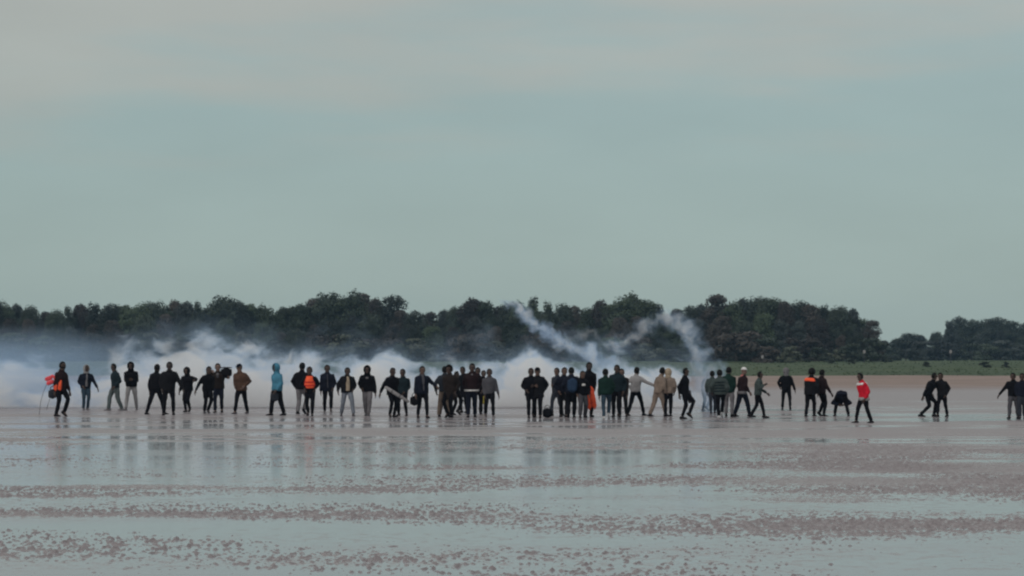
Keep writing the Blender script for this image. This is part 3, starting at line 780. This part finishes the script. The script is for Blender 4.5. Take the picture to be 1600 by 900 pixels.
def coat_tail(col, side_img=1, drop=0.42):
    def fn(root, k):
        s = k['s']; c = k['hips'] + Vector((0.12 * side_img, 0.05, 0.05)) * s
        shell('coat_tail', [tube_geo([c, c + Vector((.05 * side_img, .03, -drop * .5)) * s, c + Vector((.09 * side_img, .03, -drop)) * s], [(.10 * s, .05 * s), (.10 * s, .04 * s), (.06 * s, .03 * s)], 10, 0, True, Vector((1, 0, 0)))], mc(col), root, .018, .012, k['seed'])
    return fn
def many(*fs):
    def fn(root, k):
        for q in fs: q(root, k)
    return fn

# id: x, feet row, head row, heading (0 towards the camera, 90 to the right), label, clothing
person(94, 651, 563, 62, 'bearded person in maroon jacket holding orange life vests, leftmost of all', 'maroon', 'black', feet=(89, 101), hands=((88, 612), (107, 612)), skin=1, beard=True, bulk=1.05, hem=-0.22)
person(138, 641, 571, 25, 'person in pale grey hood and open dark jacket over blue jeans', 'navy', 'jean', feet=(132, 137), hands=((129, 603), (154, 611)), head='hood', hcol='lightgrey', shirt=('grey', .05), lean=(0.05, 0), shoe='grey')
person(182, 642, 568, -55, 'person in dark teal jacket and grey-green trousers striding left', 'teal', 'greenteal', feet=(171, 191), hands=((176, 606), None), loose=1.15, shoe='grey', headtilt=.2)
person(206, 641, 567, 5, 'person in black hooded jacket and light grey trousers, hands together', 'black', 'lightgrey', feet=(199, 213), hands=('front', 'front'), head='hood', bulk=1.08, shoe='grey')
person(242, 648, 569.5, 150, 'dark figure striding with left leg flung back, beside a taller one', 'black', 'black', feet=(231, 256), hands=((234, 611), None), lean=(0.03, 0), head='hair', bulk=1.05)
person(266, 649.5, 565, 10, 'tall broad person all in black with right arm stretched sideways', 'coal', 'black', feet=(258, 270), hands=(None, (286, 608)), bulk=1.12, hem=-.3, skin=3)
person(293, 644, 574, -20, 'hooded black figure with feet close together and elbow raised', 'black', 'black', feet=(292, 296), hands=((283, 611), (307, 594)), head='hood', bulk=1.08, lean=(-.03, 0))
person(322, 646, 572, 30, 'person in black with bent knee and bare grey shins', 'black', 'black', feet=(320, 325), hands=((306, 611), (331, 611)), shoe='midgrey', hipdx=0.05, lean=(0.02, 0), lift=(0, 0.05))
person(343, 645, 568, 0, 'person carrying a dark box on the shoulder', 'darkbrown', 'navy', feet=(338, 346), hands=((331, 580), (358, 589)), skin=2, shirt=('midgrey', .045, .62, .98), extra=chest_mark('grey'))
person(379, 647, 569, -25, 'person in brown jacket and black trousers standing legs apart', 'brown', 'black', feet=(369, 386), hands=('pocket', 'pocket'), head='cap', hcol='navy', skin=2, bulk=1.14, hem=-.2, shoe='midgrey')
person(433, 649.5, 569, -50, 'person in bright blue hooded coat walking with bent knees', 'skyblue', 'black', feet=(424, 444), hands=((427, 610), None), head='hood', bulk=1.12, hem=-.16, loose=1.15, lean=(.06, 0))
person(472, 647, 566, 160, 'tall person in black top and grey trousers behind the orange vest', 'black', 'grey', feet=(466, 475), hands=(None, None), loose=1.1)
person(485, 650.5, 573, 0, 'person wearing an orange life vest over black', 'black', 'black', feet=(481, 489), hands=('pocket', 'pocket'), vest='orange', bulk=.98)
person(512, 645, 570, 5, 'person in long navy jacket with grey zip strip, standing square', 'navy', 'black', feet=(507, 518), hands=((501, 618), None), shirt=('midgrey', .022), bulk=1.06, hem=-.25, shoe='grey')
person(541, 650.5, 574, 12, 'person in open dark jacket over beige shirt and pale jeans', 'coal', 'palejean', feet=(533, 553), hands=((528, 611), 'pocket'), shirt=('cream', .075), bulk=1.12, loose=1.1, shoe='midgrey', skin=1)
person(574, 650, 572, 0, 'person in black jacket with white collar patch and grey trousers', 'black', 'grey', feet=(572, 577), hands=('pocket', (588, 619)), head='hood', bulk=1.1, loose=1.12, extra=chest_mark('grey', .80, .045, .035), shoe='midgrey')
person(613, 652, 575, 30, 'black-clad person with one arm out, holding a long pale roll', 'black', 'black', feet=(610, 616), hands=((594, 615), (618, 608)), bulk=1.08, hem=-.25, lift=(.05, 0))
person(627, 650, 576, -15, 'person in dark green-black jacket behind the pale roll', 'teal', 'black', feet=(623, 636), hands=(None, (634, 612)), lean=(-.02, 0))
person(660, 653, 573.5, 20, 'person in open dark jacket with grey scarf and a black bag', 'navy', 'black', feet=(653, 668), hands=((648, 616), (681, 604)), shirt=('midgrey', .03), skin=0, bulk=1.08, hem=-.2, extra=scarf('midgrey'))
person(690, 652, 573, 165, 'person in dark top and loose beige trousers', 'slate', 'tan', feet=(686, 703), hands=((680, 611), None), loose=1.35, lean=(.02, 0), hem=-.1)
person(704, 652.5, 572, -30, 'bushy-haired person in long dark brown coat', 'darkbrown', 'black', feet=(699, 706), head='bushy', bulk=1.08, hem=-.6)
person(712, 648, 580, 60, 'shorter black figure trailing a leg behind the brown coat', 'black', 'black', feet=(707, 716), skin=3)
person(726, 645, 573, -40, 'dark figure with raised arm, left edge of the tight central knot', 'black', 'black', feet=(721, 730), hands=((718, 593), None), height=1.75)
person(738, 652, 569, 0, 'person in dark maroon sweater with white hem and blue-black jeans', 'maroon', 'navy', feet=(732, 742), bulk=1.14, extra=many(hem_band('white', -.10), chest_mark('grey', .90, .03, .025)), hem=-.12, loose=1.12)
person(747, 648, 574, -10, 'black figure directly behind the white-hemmed sweater', 'black', 'black', feet=(743, 752))
person(755, 645.5, 579, 15, 'black figure carrying a yellow bag, behind the grey sweatshirt', 'coal', 'black', feet=(750, 758), hands=(None, (756, 618)))
person(766, 652.5, 577, 5, 'person in plain grey sweatshirt and black trousers', 'midgrey', 'black', feet=(759, 771), hands=((757, 617), (779, 618)), shoe='grey', bulk=1.02)
person(827, 653, 576, 10, 'black figure with left elbow out, left one of a close pair', 'black', 'black', feet=(826, 833), hands=('pocket', 'front'), bulk=1.1, hem=-.3)
person(839, 653, 574, -10, 'black figure in a cap, right one of a close pair', 'coal', 'black', feet=(836, 844), hands=('front', None), head='cap', bulk=1.14, hem=-.4, loose=1.1, skin=0)
person(869, 650, 575, -40, 'person in dark slate jacket striding beside the black holdall', 'slate', 'slate', feet=(862, 879), hands=('front', None), bulk=1.1, hem=-.2, skin=0, lean=(.06, 0))
person(880, 652, 574.5, 20, 'dark figure between the striding one and the blue backpack', 'navy', 'coal', feet=(876, 884), skin=0)
person(893, 653, 574, 175, 'person seen from behind wearing a blue backpack', 'navy', 'black', feet=(888, 897), hands=(None, None), bulk=1.06, loose=1.15)
person(909, 653, 579, 15, 'shorter person with white chest patch and grey trousers', 'black', 'midgrey', feet=(906, 914), skin=0, extra=chest_mark('white', .62, .06, .04), loose=1.2)
person(918, 651.5, 566, 15, 'tallest of the central crowd, in black, holding an orange life vest', 'black', 'coal', feet=(914, 924), hands=(None, (926, 611)), bulk=1.05, skin=3)
person(946, 654, 576, 178, 'person in dark green jacket and blue jeans seen from behind', 'green', 'jean', feet=(943, 951), hands=((936, 622), None), bulk=1.12, shoe='white')
person(963, 652, 571, -15, 'tall dark figure standing behind the green jacket', 'teal', 'black', feet=(959, 968), bulk=1.06)
person(973, 651, 577, -10, 'person in dark coat at the right end of the central crowd', 'darkbrown', 'coal', feet=(967, 978), hands=(None, (980, 619)), bulk=1.05, hem=-.35, skin=0)
person(995, 650, 573.5, 140, 'person in pale grey shirt and black trousers reaching an arm right', 'lightgrey', 'black', feet=(980, 1006), hands=((988, 608), (1020, 602)), lean=(.04, 0), bulk=1.0, hem=-.10)
person(1029, 651, 574, 120, 'dark-haired person in tan clothes leaning forward, leg flung back', 'tan', 'tan', feet=(1015, 1040), lean=(.16, .05), hipdx=0.02, loose=1.15, hem=-.2)
person(1045, 651, 577, 170, 'person in beige jacket with cream hood and black trousers', 'tan', 'black', feet=(1039, 1048), hands=((1034, 612), None), head='hood', hcol='cream', bulk=1.08, lean=(-.03, 0))
person(1065, 654.5, 575, 70, 'person in black striding, grey garment hanging at the hip', 'black', 'black', feet=(1065, 1077), hands=((1061, 616), (1075, 622)), lift=(0, .10), extra=coat_tail('midgrey'), hipdx=-.04, lean=(-.03, 0))
person(1101, 642, 588, 130, 'stooping figure half hidden in the right-hand smoke', 'slate', 'jean', feet=(1098, 1104), lean=(.25, .1), height=1.6)
person(1113, 646, 585, 175, 'bluish figure in smoke behind the striped sweater', 'greygreen', 'slate', feet=(1110, 1117), height=1.6)
person(1125, 653, 577, 175, 'person in striped grey-green sweater and black trousers walking away', 'greygreen', 'black', feet=(1122, 1128), hands=((1112, 612), None), extra=stripes('teal'), lift=(0, .08), shoe='white', bulk=1.08)
person(1138, 651, 573.5, 165, 'person in green jacket and grey trousers', 'green', 'grey', feet=(1135, 1142), hands=(None, (1143, 612)), bulk=1.04)
person(1158, 651, 574, 115, 'person in white beanie and black-red jacket with rose scarf', 'maroon', 'navy', feet=(1147, 1171), head='beanie', hcol='white', extra=many(scarf('rose'), hem_band('grey', -.12, 'shirt_hem', .05)), face=40, lean=(.03, 0), loose=1.15, skin=2)
person(1189, 653, 581, 80, 'person in grey-green shirt and black trousers striding right', 'greygreen', 'black', feet=(1173, 1194), hands=((1193, 601), (1198, 614)), lean=(.04, 0), lift=(.03, 0))
person(1226, 640, 575.5, 172, 'person in dark tracksuit and grey hood, farther off than the rest', 'black', 'black', feet=(1223, 1233), hands=((1218, 604), (1243, 614)), head='hood', hcol='grey', extra=chest_mark('lightgrey', .08, .06, .05, 'white_pocket'))
person(1273, 651.5, 576, 150, 'person in dark jacket with bright orange shoulders and white-striped trousers', 'coal', 'black', feet=(1258, 1272), hands=((1265, 622), None), head='bushy', bulk=1.12, hem=-.22, extra=many(shoulder_band('orange'), leg_stripe('lightgrey')), lean=(.05, 0))
person(1284, 651, 578, 120, 'maroon-clad figure mostly hidden behind the orange shoulders', 'maroon', 'black', feet=(1280, 1286), hands=((1284, 612), (1296, 614)))
person(1315, 651, 580, 180, 'person bent double, back to the camera, legs straight', 'navy', 'black', feet=(1305, 1324), hands=((1311, 632), (1319, 632)), lean=(0.03, 0.75, -0.55), hipz=.86, height=1.66, bulk=1.14, hem=-.2)
person(1349, 661.5, 582, -70, 'person in red jacket with white shoulders and black trousers', 'red', 'black', feet=(1337, 1361), hands=((1345, 622), None), extra=many(shoulder_band('white', .80, .95, 'white_yoke'), hem_band('lightgrey', -.14, 'shirt_hem', .05)), bulk=1.1, headtilt=.15)
person(1449, 651, 593, 80, 'black figure crouching forward, left of the wrestling pair', 'black', 'black', feet=(1437, 1459), hands=((1440, 620), (1455, 615)), lean=(.38, -.2), hipz=.80, height=1.72, bulk=1.1)
person(1466, 651, 584, -40, 'black figure standing over the crouching one', 'coal', 'black', feet=(1463, 1480), hands=((1458, 608), None), lean=(-.06, 0), bulk=1.1, hem=-.2)
person(1581, 654, 583, -30, 'dark figure with left arm out and grey-brown trousers, near right edge', 'black', 'midgrey', feet=(1574, 1591), hands=((1561, 617), None), bulk=1.08, loose=1.1)
person(1595, 654.5, 588, -20, 'person in navy top and blue-grey trousers cut by the right edge', 'navy', 'slate', feet=(1591, 1601), bulk=1.1, loose=1.2)

# ------------------------------------------------------------------ things carried
def at(px, py, yf, dy=0.0):
    "a point at the distance of a person whose feet stand on row yf"
    Y = px_ground(0, yf)[1]; k = Y / F_PX
    return Vector(((px - 800) * k, Y + dy, CAM_H - (py - HOR) * k))
def pad(name, p, w, h, d, mat, parent=None, rot=0.0, parts=(), sides=14, ybow=0.0):
    "soft padded block: rings from bottom to top, superellipse section"
    V, Fc = [], []; n = 7
    for i in range(n):
        t = i / (n - 1); k = (1 - abs(2 * t - 1) ** 5) ** .5 * .88 + .12
        for q in range(sides):
            a = 2 * math.pi * q / sides; ca, sa = math.cos(a), math.sin(a)
            V.append(Vector((w / 2 * k * math.copysign(abs(ca) ** .5, ca), d / 2 * k * math.copysign(abs(sa) ** .6, sa) + ybow * math.sin(t * math.pi), h * (t - .5))))
    for i in range(n - 1):
        for q in range(sides): q2 = (q + 1) % sides; Fc.append((i * sides + q, i * sides + q2, (i + 1) * sides + q2, (i + 1) * sides + q))
    Fc.append(tuple(reversed(range(sides)))); Fc.append(tuple((n - 1) * sides + q for q in range(sides)))
    rm = Matrix.Rotation(rot, 3, 'Y'); V = [rm @ v for v in V]
    o = mesh_obj(name, [v + (p if parent is not None else Vector()) for v in V], Fc, mat, parent)
    if parent is None: o.location = p
    return o
def vest_thing(p, w, h, rot, label, col='orange'):
    e = empty('life_vest', p); tag(e, label, 'life vest', 'life vests carried by hand'); rm = Matrix.Rotation(rot, 3, 'Y')
    for sx in (-1, 1):
        pn = pad('panel', rm @ Vector((sx * w * .26, 0, -h * .08)), w * .50, h * .82, .13, mc(col, .5), e, rot)
        c = rm @ Vector((sx * w * .26, 0, -h * .2))
        v, fc = tube_geo([c - Vector((w * .24, 0, 0)), c + Vector((w * .24, 0, 0))], [(.018, .070)] * 2, 8, 0, True, Vector((0, 0, 1))); mesh_obj('strap', v, fc, mc('red', .5), pn)
    v, fc = tube_geo([rm @ Vector((w * .40 * math.cos(a), .03, h * .22 + h * .26 * math.sin(a))) for a in np.linspace(0, math.pi, 8)], [(.055, .05)] * 8, 8); mesh_obj('collar', v, fc, mc(col, .5), e)
    return e
vest_thing(at(92.5, 599, 651, -.16), .27, .58, .05, 'orange life vest tucked under the arm of the maroon jacket')
vest_thing(at(78, 594, 651, .12), .30, .36, 1.2, 'pinkish red life vest held out behind the maroon jacket', 'pink')
vest_thing(at(922, 622, 652, -.20), .34, .82, -.18, 'long orange life vest dangling in the middle of the crowd')
def bag(p, w, h, d, col, label, handle=True, group=None):
    e = empty('bag', p - Vector((0, 0, h / 2))); tag(e, label, 'bag', group or 'bags carried across the beach')
    pad('bag_body', Vector((0, 0, h / 2)), w, h, d, mc(col, .7), e)
    if handle:
        for yy in (-.03, .03):
            v, fc = tube_geo([Vector((w * .28 * math.cos(a), yy, h * .92 + h * .38 * math.sin(a))) for a in np.linspace(0, math.pi, 7)], [.011] * 7, 6); mesh_obj('handle', v, fc, mc('coal'), e)
    return e
bag(at(82.5, 615.5, 651, .05), .30, .34, .18, 'slate', 'dark grey bag hanging beside the orange life vest')
bag(at(430, 620, 649.5, -.14), .30, .34, .16, 'slate', 'dark bag hanging at the hip of the blue coat')
bag(at(648, 626, 653, -.1), .30, .34, .16, 'black', 'black bag in the hand of the scarf wearer')
bag(at(755.5, 625, 645.5, -.12), .17, .30, .12, 'yellow', 'small yellow bag next to the grey sweatshirt')
hb = px_ground(855, 653); bag(Vector((hb[0], hb[1], .17)), .32, .34, .26, 'black', 'black holdall standing on the wet sand')
# blue backpack
bp_ = empty('backpack', at(894, 612, 653, -.20)); tag(bp_, 'blue backpack worn in the middle of the crowd', 'backpack')
pad('pack_body', Vector((0, 0, .22)), .34, .50, .20, mc('blue'), bp_); pad('front_pocket', Vector((0, -.11, .12)), .25, .22, .07, mc('blue'), bp_)
for sx in (-1, 1):
    v, fc = tube_geo([Vector((sx * .11, .06, .44)), Vector((sx * .13, .16, .50)), Vector((sx * .14, .27, .42))], [(.03, .012)] * 3, 8, 0, True, Vector((1, 0, 0))); mesh_obj('shoulder_strap', v, fc, mc('navy'), bp_)
# box on the shoulder
bx0 = empty('box', at(354, 590, 645, -.02)); tag(bx0, 'dark box carried on a shoulder at head height', 'box')
pad('box_body', Vector((0, 0, .19)), .42, .36, .34, mc('coal'), bx0, 0, (), 20); pad('lid', Vector((0, 0, .375)), .43, .05, .35, mc('darkbrown'), bx0, 0, (), 20)
# pale roll
ra, rb = at(602, 604, 652, -.20), at(640, 628, 652, -.26); rl = rb - ra
ro = empty('fabric_roll', ra); tag(ro, 'long pale roll of fabric carried slanting downwards', 'fabric roll')
v, fc = tube_geo([Vector(), rl * .05, rl * .3, rl * .6, rl * .95, rl], [.02, .055, .065, .06, .05, .02], 10); mesh_obj('roll', v, fc, mc('lightgrey'), ro)
for t in (.3, .62):
    v, fc = tube_geo([rl * (t - .012), rl * (t + .012)], [.069, .067], 10); mesh_obj('tie', v, fc, mc('midgrey'), ro)
# two bent poles behind the leftmost person
for pts, lab in (([(72, 601), (67, 613), (63, 628), (61, 648)], 'longer thin bent pole trailing from the pinkish red vest'), ([(78, 621), (75, 630), (72, 641)], 'shorter thin pole beside the dark grey bag')):
    w_ = [at(a_, b_, 650, .15) for a_, b_ in pts]; o_ = w_[-1]
    v, fc = tube_geo([q - o_ for q in w_], [.009] * len(w_), 6); po = mesh_obj('pole', v, fc, mc('midgrey', .5)); po.location = o_; tag(po, lab, 'pole', 'thin poles behind the leftmost person')
# marker posts in front of the wood
for px_, py_, h_, lab in ((1191, 561, 1.2, 'white marker post on the grass above the striding walkers'), (1350, 553, 1.7, 'white marker post before the wood above the red jacket'), (1485, 553, 1.7, 'white marker post before the far right wood')):
    Y_ = 352; X_ = (px_ - 800) * Y_ / F_PX; z_ = land_z(X_, Y_); tz = CAM_H + (HOR - py_ + 6) * Y_ / F_PX
    e = empty('marker_post', (X_, Y_, z_)); tag(e, lab, 'post', 'marker posts before the wood')
    hh = max(.8, tz - z_)
    v, fc = tube_geo([Vector((0, 0, -.1)), Vector((0, 0, hh))], [.06, .055], 8); mesh_obj('post', v, fc, mc('midgrey'), e)
    pad('board', Vector((0, -.09, hh - .28)), .42, .60, .07, mc('lightgrey'), e)

# evaluate the modifiers of all clothes and bodies together and keep the plain meshes
dg = bpy.context.evaluated_depsgraph_get()
done = []
for ob, post in PENDING:
    me = bpy.data.meshes.new_from_object(ob.evaluated_get(dg)); done.append((ob, me, post))
for ob, me, post in done:
    old = ob.data; ob.modifiers.clear(); ob.data = me; me.name = old.name
    if post: post(me)
    me.polygons.foreach_set('use_smooth', [True] * len(me.polygons)); me.update()

# ------------------------------------------------------------------ smoke
def smoke_mat(name, build, step=0.2, col=(0.93, 0.95, 0.985), aniso=0.15):
    m = bpy.data.materials.new(name); m.use_nodes = True; nt = m.node_tree; nt.nodes.clear()
    out = N(nt, 'ShaderNodeOutputMaterial'); pv = N(nt, 'ShaderNodeVolumePrincipled')
    pv.inputs['Color'].default_value = (*col, 1); pv.inputs['Anisotropy'].default_value = aniso
    dens_, col_ = build(nt); nt.links.new(dens_, pv.inputs['Density']); nt.links.new(col_, pv.inputs['Color']); nt.links.new(pv.outputs[0], out.inputs['Volume'])
    try: m.cycles.volume_step_rate = step
    except Exception as ex: print('step', ex)
    return m
def smoke_box(name, lo, hi, mat, label):
    x0, y0, z0 = lo; x1, y1, z1 = hi
    V = [(x, y, z) for x in (x0, x1) for y in (y0, y1) for z in (z0, z1)]
    o = mesh_obj(name, V, [(0, 1, 3, 2), (4, 6, 7, 5), (0, 4, 5, 1), (2, 3, 7, 6), (0, 2, 6, 4), (1, 5, 7, 3)], mat, None, False)
    kind(o, 'stuff', label); o['category'] = 'smoke'
    return o
YB = 95.0; KB = F_PX / YB
def bxz(px, py): return (px - 800) / KB, CAM_H + (HOR - py) / KB
def fcurve(nt, v, pts):
    "piecewise linear curve of world x -> height, through a colour ramp of greys"
    xs = [p[0] for p in pts]; lo, hi = min(xs), max(xs)
    st = [((p[0] - lo) / (hi - lo), (p[1] / 8,) * 3) for p in pts]
    t = maprange(nt, v, lo, hi, 0, 1, False)
    return M(nt, 'MULTIPLY', ramp(nt, t, st), 8.0)
BLUE_SMOKE, WHITE_SMOKE = (0.56, 0.75, 0.98, 1), (0.980, 0.988, 0.995, 1)
def bank_density(nt):
    geo = N(nt, 'ShaderNodeNewGeometry'); pos = geo.outputs['Position']; sp = N(nt, 'ShaderNodeSeparateXYZ'); nt.links.new(pos, sp.inputs[0])
    X, Yc, Z = sp.outputs
    P = [(-60, 570), (0, 572), (45, 578), (75, 592), (120, 600), (190, 575), (225, 530), (262, 552), (330, 530), (360, 545), (400, 550), (440, 552), (480, 568), (560, 560), (590, 548), (640, 566), (740, 570), (800, 562), (850, 558), (905, 566), (960, 566), (1030, 580), (1090, 594), (1130, 632), (1180, 646)]
    top = fcurve(nt, X, [(bxz(a_, b_)[0], bxz(a_, b_)[1]) for a_, b_ in P])
    warp = N(nt, 'ShaderNodeTexNoise'); warp.inputs['Scale'].default_value = 0.7; warp.inputs['Detail'].default_value = 2
    nt.links.new(scaled(nt, pos, (1.0, 0.25, 1.0)), warp.inputs['Vector'])
    p2 = VM(nt, 'ADD', pos, VM(nt, 'SCALE', VM(nt, 'SUBTRACT', warp.outputs['Color'], (0.5, 0.5, 0.5))))
    p2.node.inputs[1].links[0].from_node.inputs['Scale'].default_value = 1.6
    big = noise_tex(nt, scaled(nt, p2, (0.62, 0.10, 0.95)), 1.0, 5, 0.60)
    h = M(nt, 'SUBTRACT', M(nt, 'ADD', top, M(nt, 'MULTIPLY', M(nt, 'SUBTRACT', big, 0.52), 6.0)), Z)
    core = maprange(nt, h, 0.0, 0.9)
    thin = maprange(nt, h, -1.6, 0.6)
    yfall = M(nt, 'MULTIPLY', maprange(nt, Yc, 89.6, 91.5), maprange(nt, Yc, 104.0, 98.0))
    xfall = maprange(nt, X, bxz(1150, 0)[0], bxz(1040, 0)[0])
    left = maprange(nt, X, bxz(230, 0)[0], bxz(90, 0)[0])
    lefthaze = M(nt, 'MULTIPLY', left, M(nt, 'MULTIPLY', maprange(nt, M(nt, 'ADD', Z, M(nt, 'MULTIPLY', big, 2.0)), 4.6, 3.0), 0.075))
    d = M(nt, 'ADD', M(nt, 'MULTIPLY', core, 0.75), M(nt, 'MULTIPLY', thin, 0.035))
    d = M(nt, 'ADD', d, lefthaze)
    return M(nt, 'MULTIPLY', M(nt, 'MULTIPLY', d, yfall), xfall), mixc(nt, core, BLUE_SMOKE, WHITE_SMOKE)
smoke_box('smoke_bank', (bxz(-120, 0)[0], 89.5, 0.05), (bxz(1185, 0)[0], 104.1, 5.8), smoke_mat('smoke_bank', bank_density, 0.16), 'low bank of white smoke drifting behind the people')

def trail_density(segs, dens, rough=1.0, nscale=1.7):
    def build(nt):
        geo = N(nt, 'ShaderNodeNewGeometry'); pos = geo.outputs['Position']
        warp = N(nt, 'ShaderNodeTexNoise'); nt.links.new(pos, warp.inputs['Vector']); warp.inputs['Scale'].default_value = 1.3; warp.inputs['Detail'].default_value = 3
        sc_ = N(nt, 'ShaderNodeVectorMath', operation='SCALE'); nt.links.new(VM(nt, 'SUBTRACT', warp.outputs['Color'], (0.5, 0.5, 0.5)), sc_.inputs[0]); sc_.inputs['Scale'].default_value = 1.15 * rough
        p = VM(nt, 'ADD', pos, sc_.outputs[0])
        best = None
        for (a_, ra_, b_, rb_) in segs:
            a_, b_ = Vector(a_), Vector(b_); ab = b_ - a_
            pa = VM(nt, 'SUBTRACT', p, tuple(a_))
            dt = N(nt, 'ShaderNodeVectorMath', operation='DOT_PRODUCT'); nt.links.new(pa, dt.inputs[0]); dt.inputs[1].default_value = ab / ab.length_squared
            t = M(nt, 'ADD', dt.outputs['Value'], 0.0, clamp=True)
            sc2 = N(nt, 'ShaderNodeVectorMath', operation='SCALE'); sc2.inputs[0].default_value = ab; nt.links.new(t, sc2.inputs['Scale'])
            df = VM(nt, 'SUBTRACT', pa, sc2.outputs[0]); ln = N(nt, 'ShaderNodeVectorMath', operation='LENGTH'); nt.links.new(df, ln.inputs[0])
            r = M(nt, 'ADD', M(nt, 'MULTIPLY', t, rb_ - ra_), ra_)
            q = M(nt, 'SUBTRACT', 1.0, M(nt, 'DIVIDE', ln.outputs['Value'], r))
            best = q if best is None else M(nt, 'MAXIMUM', best, q)
        n = noise_tex(nt, p, nscale, 4, 0.66)
        v = M(nt, 'ADD', best, M(nt, 'MULTIPLY', M(nt, 'SUBTRACT', n, 0.55), 3.2))
        core = M(nt, 'MULTIPLY', maprange(nt, v, 0.0, 1.1), maprange(nt, best, 0.0, 0.4))
        return M(nt, 'MULTIPLY', core, dens), mixc(nt, maprange(nt, core, 0.2, 1.0), BLUE_SMOKE, WHITE_SMOKE)
    return build
def trail(name, path, Y, dens, label, nscale=1.7, rough=1.0):
    k = F_PX / Y; W = [Vector(((a_ - 800) / k, Y, max(0.0, CAM_H + (HOR - b_) / k))) for a_, b_, _ in path]; rr = [r for _, _, r in path]
    segs = [(W[i], rr[i], W[i + 1], rr[i + 1]) for i in range(len(W) - 1)]
    mr = max(rr) + .6
    lo = (min(w.x for w in W) - mr, Y - mr, max(0.03, min(w.z for w in W) - mr)); hi = (max(w.x for w in W) + mr, Y + mr, max(w.z for w in W) + mr)
    return smoke_box(name, lo, hi, smoke_mat(name, trail_density(segs, dens, rough, nscale), 0.4), label)
trail('smoke_trail', [(785, 468, .22), (806, 484, .42), (838, 508, .48), (872, 534, .55), (910, 550, .66), (948, 567, .70)], 106.5, 4.2, 'slanting trail of white smoke left of centre, in front of the wood')
trail('smoke_trail', [(868, 548, .45), (898, 528, .55), (925, 520, .40), (950, 545, .25)], 109.5, 0.55, 'faint puff of bluish smoke beside the slanting trail')
trail('smoke_trail', [(945, 547, .16), (985, 526, .34), (1022, 505, .46), (1046, 495, .52), (1068, 514, .62), (1085, 545, .76), (1102, 578, .92), (1112, 612, .85), (1108, 640, .75)], 83.0, 1.9, 'arched trail of white smoke falling to the sand right of centre', 1.5)
trail('smoke_trail', [(1150, 645, .35), (1200, 641, .30), (1260, 645, .28), (1310, 648, .2)], 88.0, 0.5, 'thin smear of smoke on the sand behind the tracksuit wearer', 1.5, .5)

# ------------------------------------------------------------------ the air: a thin even haze round everything
hz = smoke_box('haze', (-1200, -700, -1.5), (1200, 1200, 30), None, 'thin even haze in the air over the beach'); hz['category'] = 'haze'
hm = bpy.data.materials.new('haze'); hm.use_nodes = True; hm.node_tree.nodes.clear()
ho = N(hm.node_tree, 'ShaderNodeOutputMaterial'); hv = N(hm.node_tree, 'ShaderNodeVolumePrincipled')
hv.inputs['Color'].default_value = (0.42, 0.70, 1.0, 1); hv.inputs['Density'].default_value = 0.00014
hm.node_tree.links.new(hv.outputs[0], ho.inputs['Volume']); hz.data.materials.append(hm)
